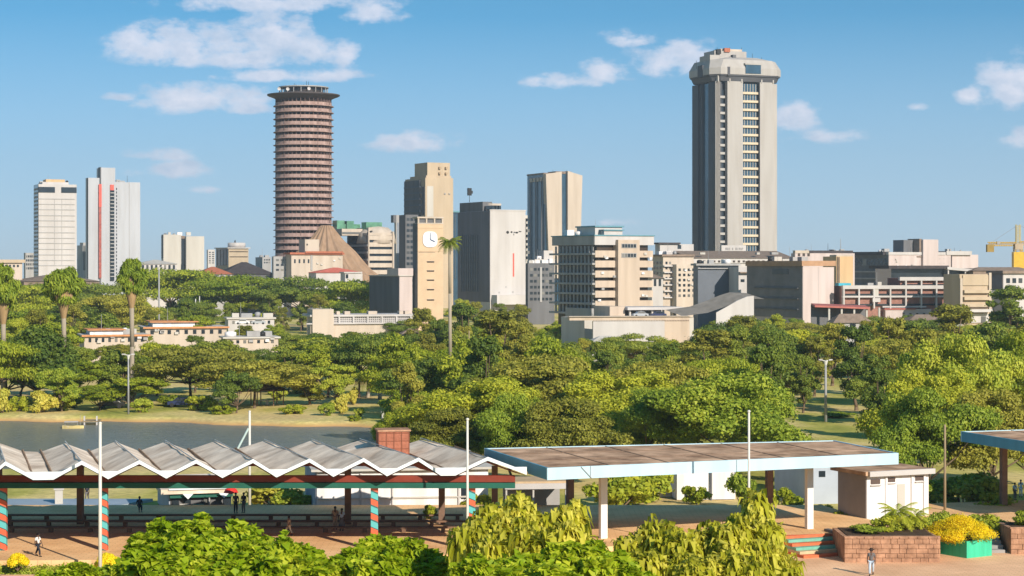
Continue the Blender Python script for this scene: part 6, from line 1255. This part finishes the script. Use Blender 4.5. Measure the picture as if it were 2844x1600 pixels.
def near_tree(name, x, D, puffs, label, lm, n, size, aspect, droop, seed, up=.35, group=None):
    """puffs in picture columns/rows at distance D (+ offset): (x, y, radius px, dD)"""
    rng = np.random.default_rng(seed); zb = tz(X(x, D), D) - .2; X0 = X(x, D); o = empty(name, (X0, D, zb)); tag(o, label, 'tree', group); c = []; r = []
    k = D / FP
    for (px, py, pr, dd) in puffs:
        Dq = D + dd; c.append((X(px, Dq) - X0, dd, Z(py, Dq) - zb)); q = pr * k * (.70 if lm == 'mango' else .84); r.append((q, q, q * .8))
    c0 = list(c); r0 = list(r)
    for (cc_, rr_) in zip(c0, r0):                               # smaller sprays standing out of each bough
        for j in range(7):
            d = rng.normal(size=3); d[2] = abs(d[2]); d /= np.linalg.norm(d); c.append(tuple(np.array(cc_) + d * np.array(rr_) * rng.uniform(.8, 1.35))); q = rr_[0] * rng.uniform(.16, .40); r.append((q, q, q * .8))
    if lm == 'mango': V_, F_ = rosettes(rng, c, r, n // 10, 10, size, 1 / aspect, 1.15)
    else: V_, F_ = rosettes(rng, c, r, n // 8, 8, size, 1 / aspect, .45)
    link('crown', np_mesh('crown', V_, F_), LM[lm], o)
    m = MB(); hgt = min(q[2] for q in c0); fork = Vector((0, 0, max(1.0, hgt * .6))); m.limb([(0, 0, -.3), fork], [.30, .22], 9)
    for j, q in enumerate(c): 
        if j < len(c0): m.limb([fork, fork.lerp(Vector(q), .5) + Vector((0, 0, -.3)), Vector(q)], [.16, .09, .04], 6)
        elif j % 2: m.bar(c0[(j - len(c0)) // 7], q, .03, .012, 5)
    m.build('trunk', barkm, o, True)
    return o
near_tree('tree', 560, 62, [(400, 1400, 75, 0), (360, 1450, 80, -1), (480, 1350, 55, 0), (520, 1400, 80, -1), (600, 1375, 62, 0), (640, 1420, 75, -1.5), (700, 1400, 62, 0), (760, 1410, 55, 0), (440, 1460, 80, -3), (560, 1470, 80, -3), (680, 1475, 80, -3), (790, 1450, 50, -1), (340, 1400, 30, 0), (400, 1335, 28, 1)],
    'bright green round leaved tree top at the lower left', 'near', 20000, .36, 1.45, .1, 101)
near_tree('tree', 200, 66, [(180, 1455, 38, 0), (250, 1462, 40, 0), (310, 1455, 34, 0), (120, 1470, 34, 0)], 'low bright green foliage at the bottom left corner below the flagpole', 'near', 6000, .34, 1.45, .1, 102)
near_tree('tree', 960, 64, [(960, 1385, 52, 0), (900, 1420, 55, -1), (1020, 1412, 60, -1), (1085, 1440, 60, -1), (850, 1455, 50, -2), (960, 1462, 75, -3), (1080, 1480, 70, -3), (1150, 1470, 50, -2)],
    'bright green tree top at bottom centre between the two larger ones', 'near', 14000, .34, 1.45, .1, 103)
near_tree('mango_tree', 1330, 60, [(1300, 1300, 55, 0), (1220, 1325, 55, 0), (1180, 1360, 55, -1), (1270, 1360, 75, -1), (1380, 1330, 55, 0), (1440, 1310, 45, 0), (1430, 1370, 62, -1), (1350, 1390, 70, -2), (1240, 1400, 50, -2), (1300, 1275, 34, 1)],
    'yellow green tree with long drooping leaves in front of the gap between the roofs', 'mango', 6200, .80, 5.6, .7, 104, .1)
near_tree('tree', 1420, 56, [(1200, 1460, 70, -1), (1300, 1450, 70, -1), (1400, 1445, 70, -1), (1480, 1430, 70, -1), (1550, 1450, 60, -1), (1600, 1480, 60, -1), (1250, 1490, 70, -3), (1380, 1490, 80, -3)],
    'fresh green foliage at bottom centre below the drooping leaved tree', 'near', 17000, .34, 1.45, .1, 105)
near_tree('mango_tree', 1790, 60, [(1660, 1350, 55, 0), (1600, 1375, 45, 0), (1700, 1390, 70, -1), (1780, 1370, 62, 0), (1860, 1350, 55, 0), (1840, 1400, 75, -1), (1900, 1290, 45, 1), (1895, 1255, 26, 1), (1920, 1340, 50, 0), (1930, 1400, 60, -1), (1640, 1430, 70, -2), (1760, 1450, 80, -3), (1880, 1460, 80, -3), (1965, 1440, 50, -1), (1580, 1400, 35, 0), (1990, 1470, 40, -1)],
    'large yellow green tree with long drooping leaves in front of the wide canopy', 'mango', 9000, .80, 5.6, .7, 106, .1)
for k_ in list(PROTO):
    for (o, W, H, used) in PROTO[k_]:
        if not used[0]:
            for c_ in list(o.children): bpy.data.objects.remove(c_)
            bpy.data.objects.remove(o)
print('belt trees', nt_, 'objects', len(bpy.data.objects))

# where several planted trees would read the same, say which from the left
from collections import defaultdict
dd_ = defaultdict(list)
for o in bpy.data.objects:
    if o.parent is None and 'label' in o and 'group' in o: dd_[(o['label'], o['group'])].append(o)
NUM = ['', 'one', 'two', 'three', 'four', 'five', 'six', 'seven', 'eight', 'nine', 'ten']; ORD = ['leftmost', 'second', 'third', 'fourth', 'fifth', 'sixth', 'seventh', 'eighth', 'ninth', 'tenth']
for (lab, g), os_ in dd_.items():
    if 1 < len(os_) <= 10:
        os_.sort(key=lambda q: q.location.x / q.location.y)
        for i, q in enumerate(os_): q['label'] = lab + (', left of two' if len(os_) == 2 and i == 0 else ', right of two' if len(os_) == 2 else ', %s of %s' % ('rightmost' if i == len(os_) - 1 else ORD[i], NUM[len(os_)]))
for o in bpy.data.objects:
    if 'label' in o and len(o['label'].split()) > 16: print('LONG', len(o['label'].split()), o['label'])

# thin air between here and the far towers
hz = MB().box(-2700, 2700, -450, 3600, -6, 215)
ho = tag(hz.build('haze', None), kind='stuff'); hm_ = bpy.data.materials.new('thin_haze'); hm_.use_nodes = True; nt = hm_.node_tree; nt.nodes.clear()
vo = nt.nodes.new('ShaderNodeVolumePrincipled'); vo.inputs['Color'].default_value = (.80, .92, 1, 1); vo.inputs['Density'].default_value = 0.00012; vo.inputs['Anisotropy'].default_value = 0.2
mo = nt.nodes.new('ShaderNodeOutputMaterial'); nt.links.new(vo.outputs[0], mo.inputs['Volume']); ho.data.materials.append(hm_)
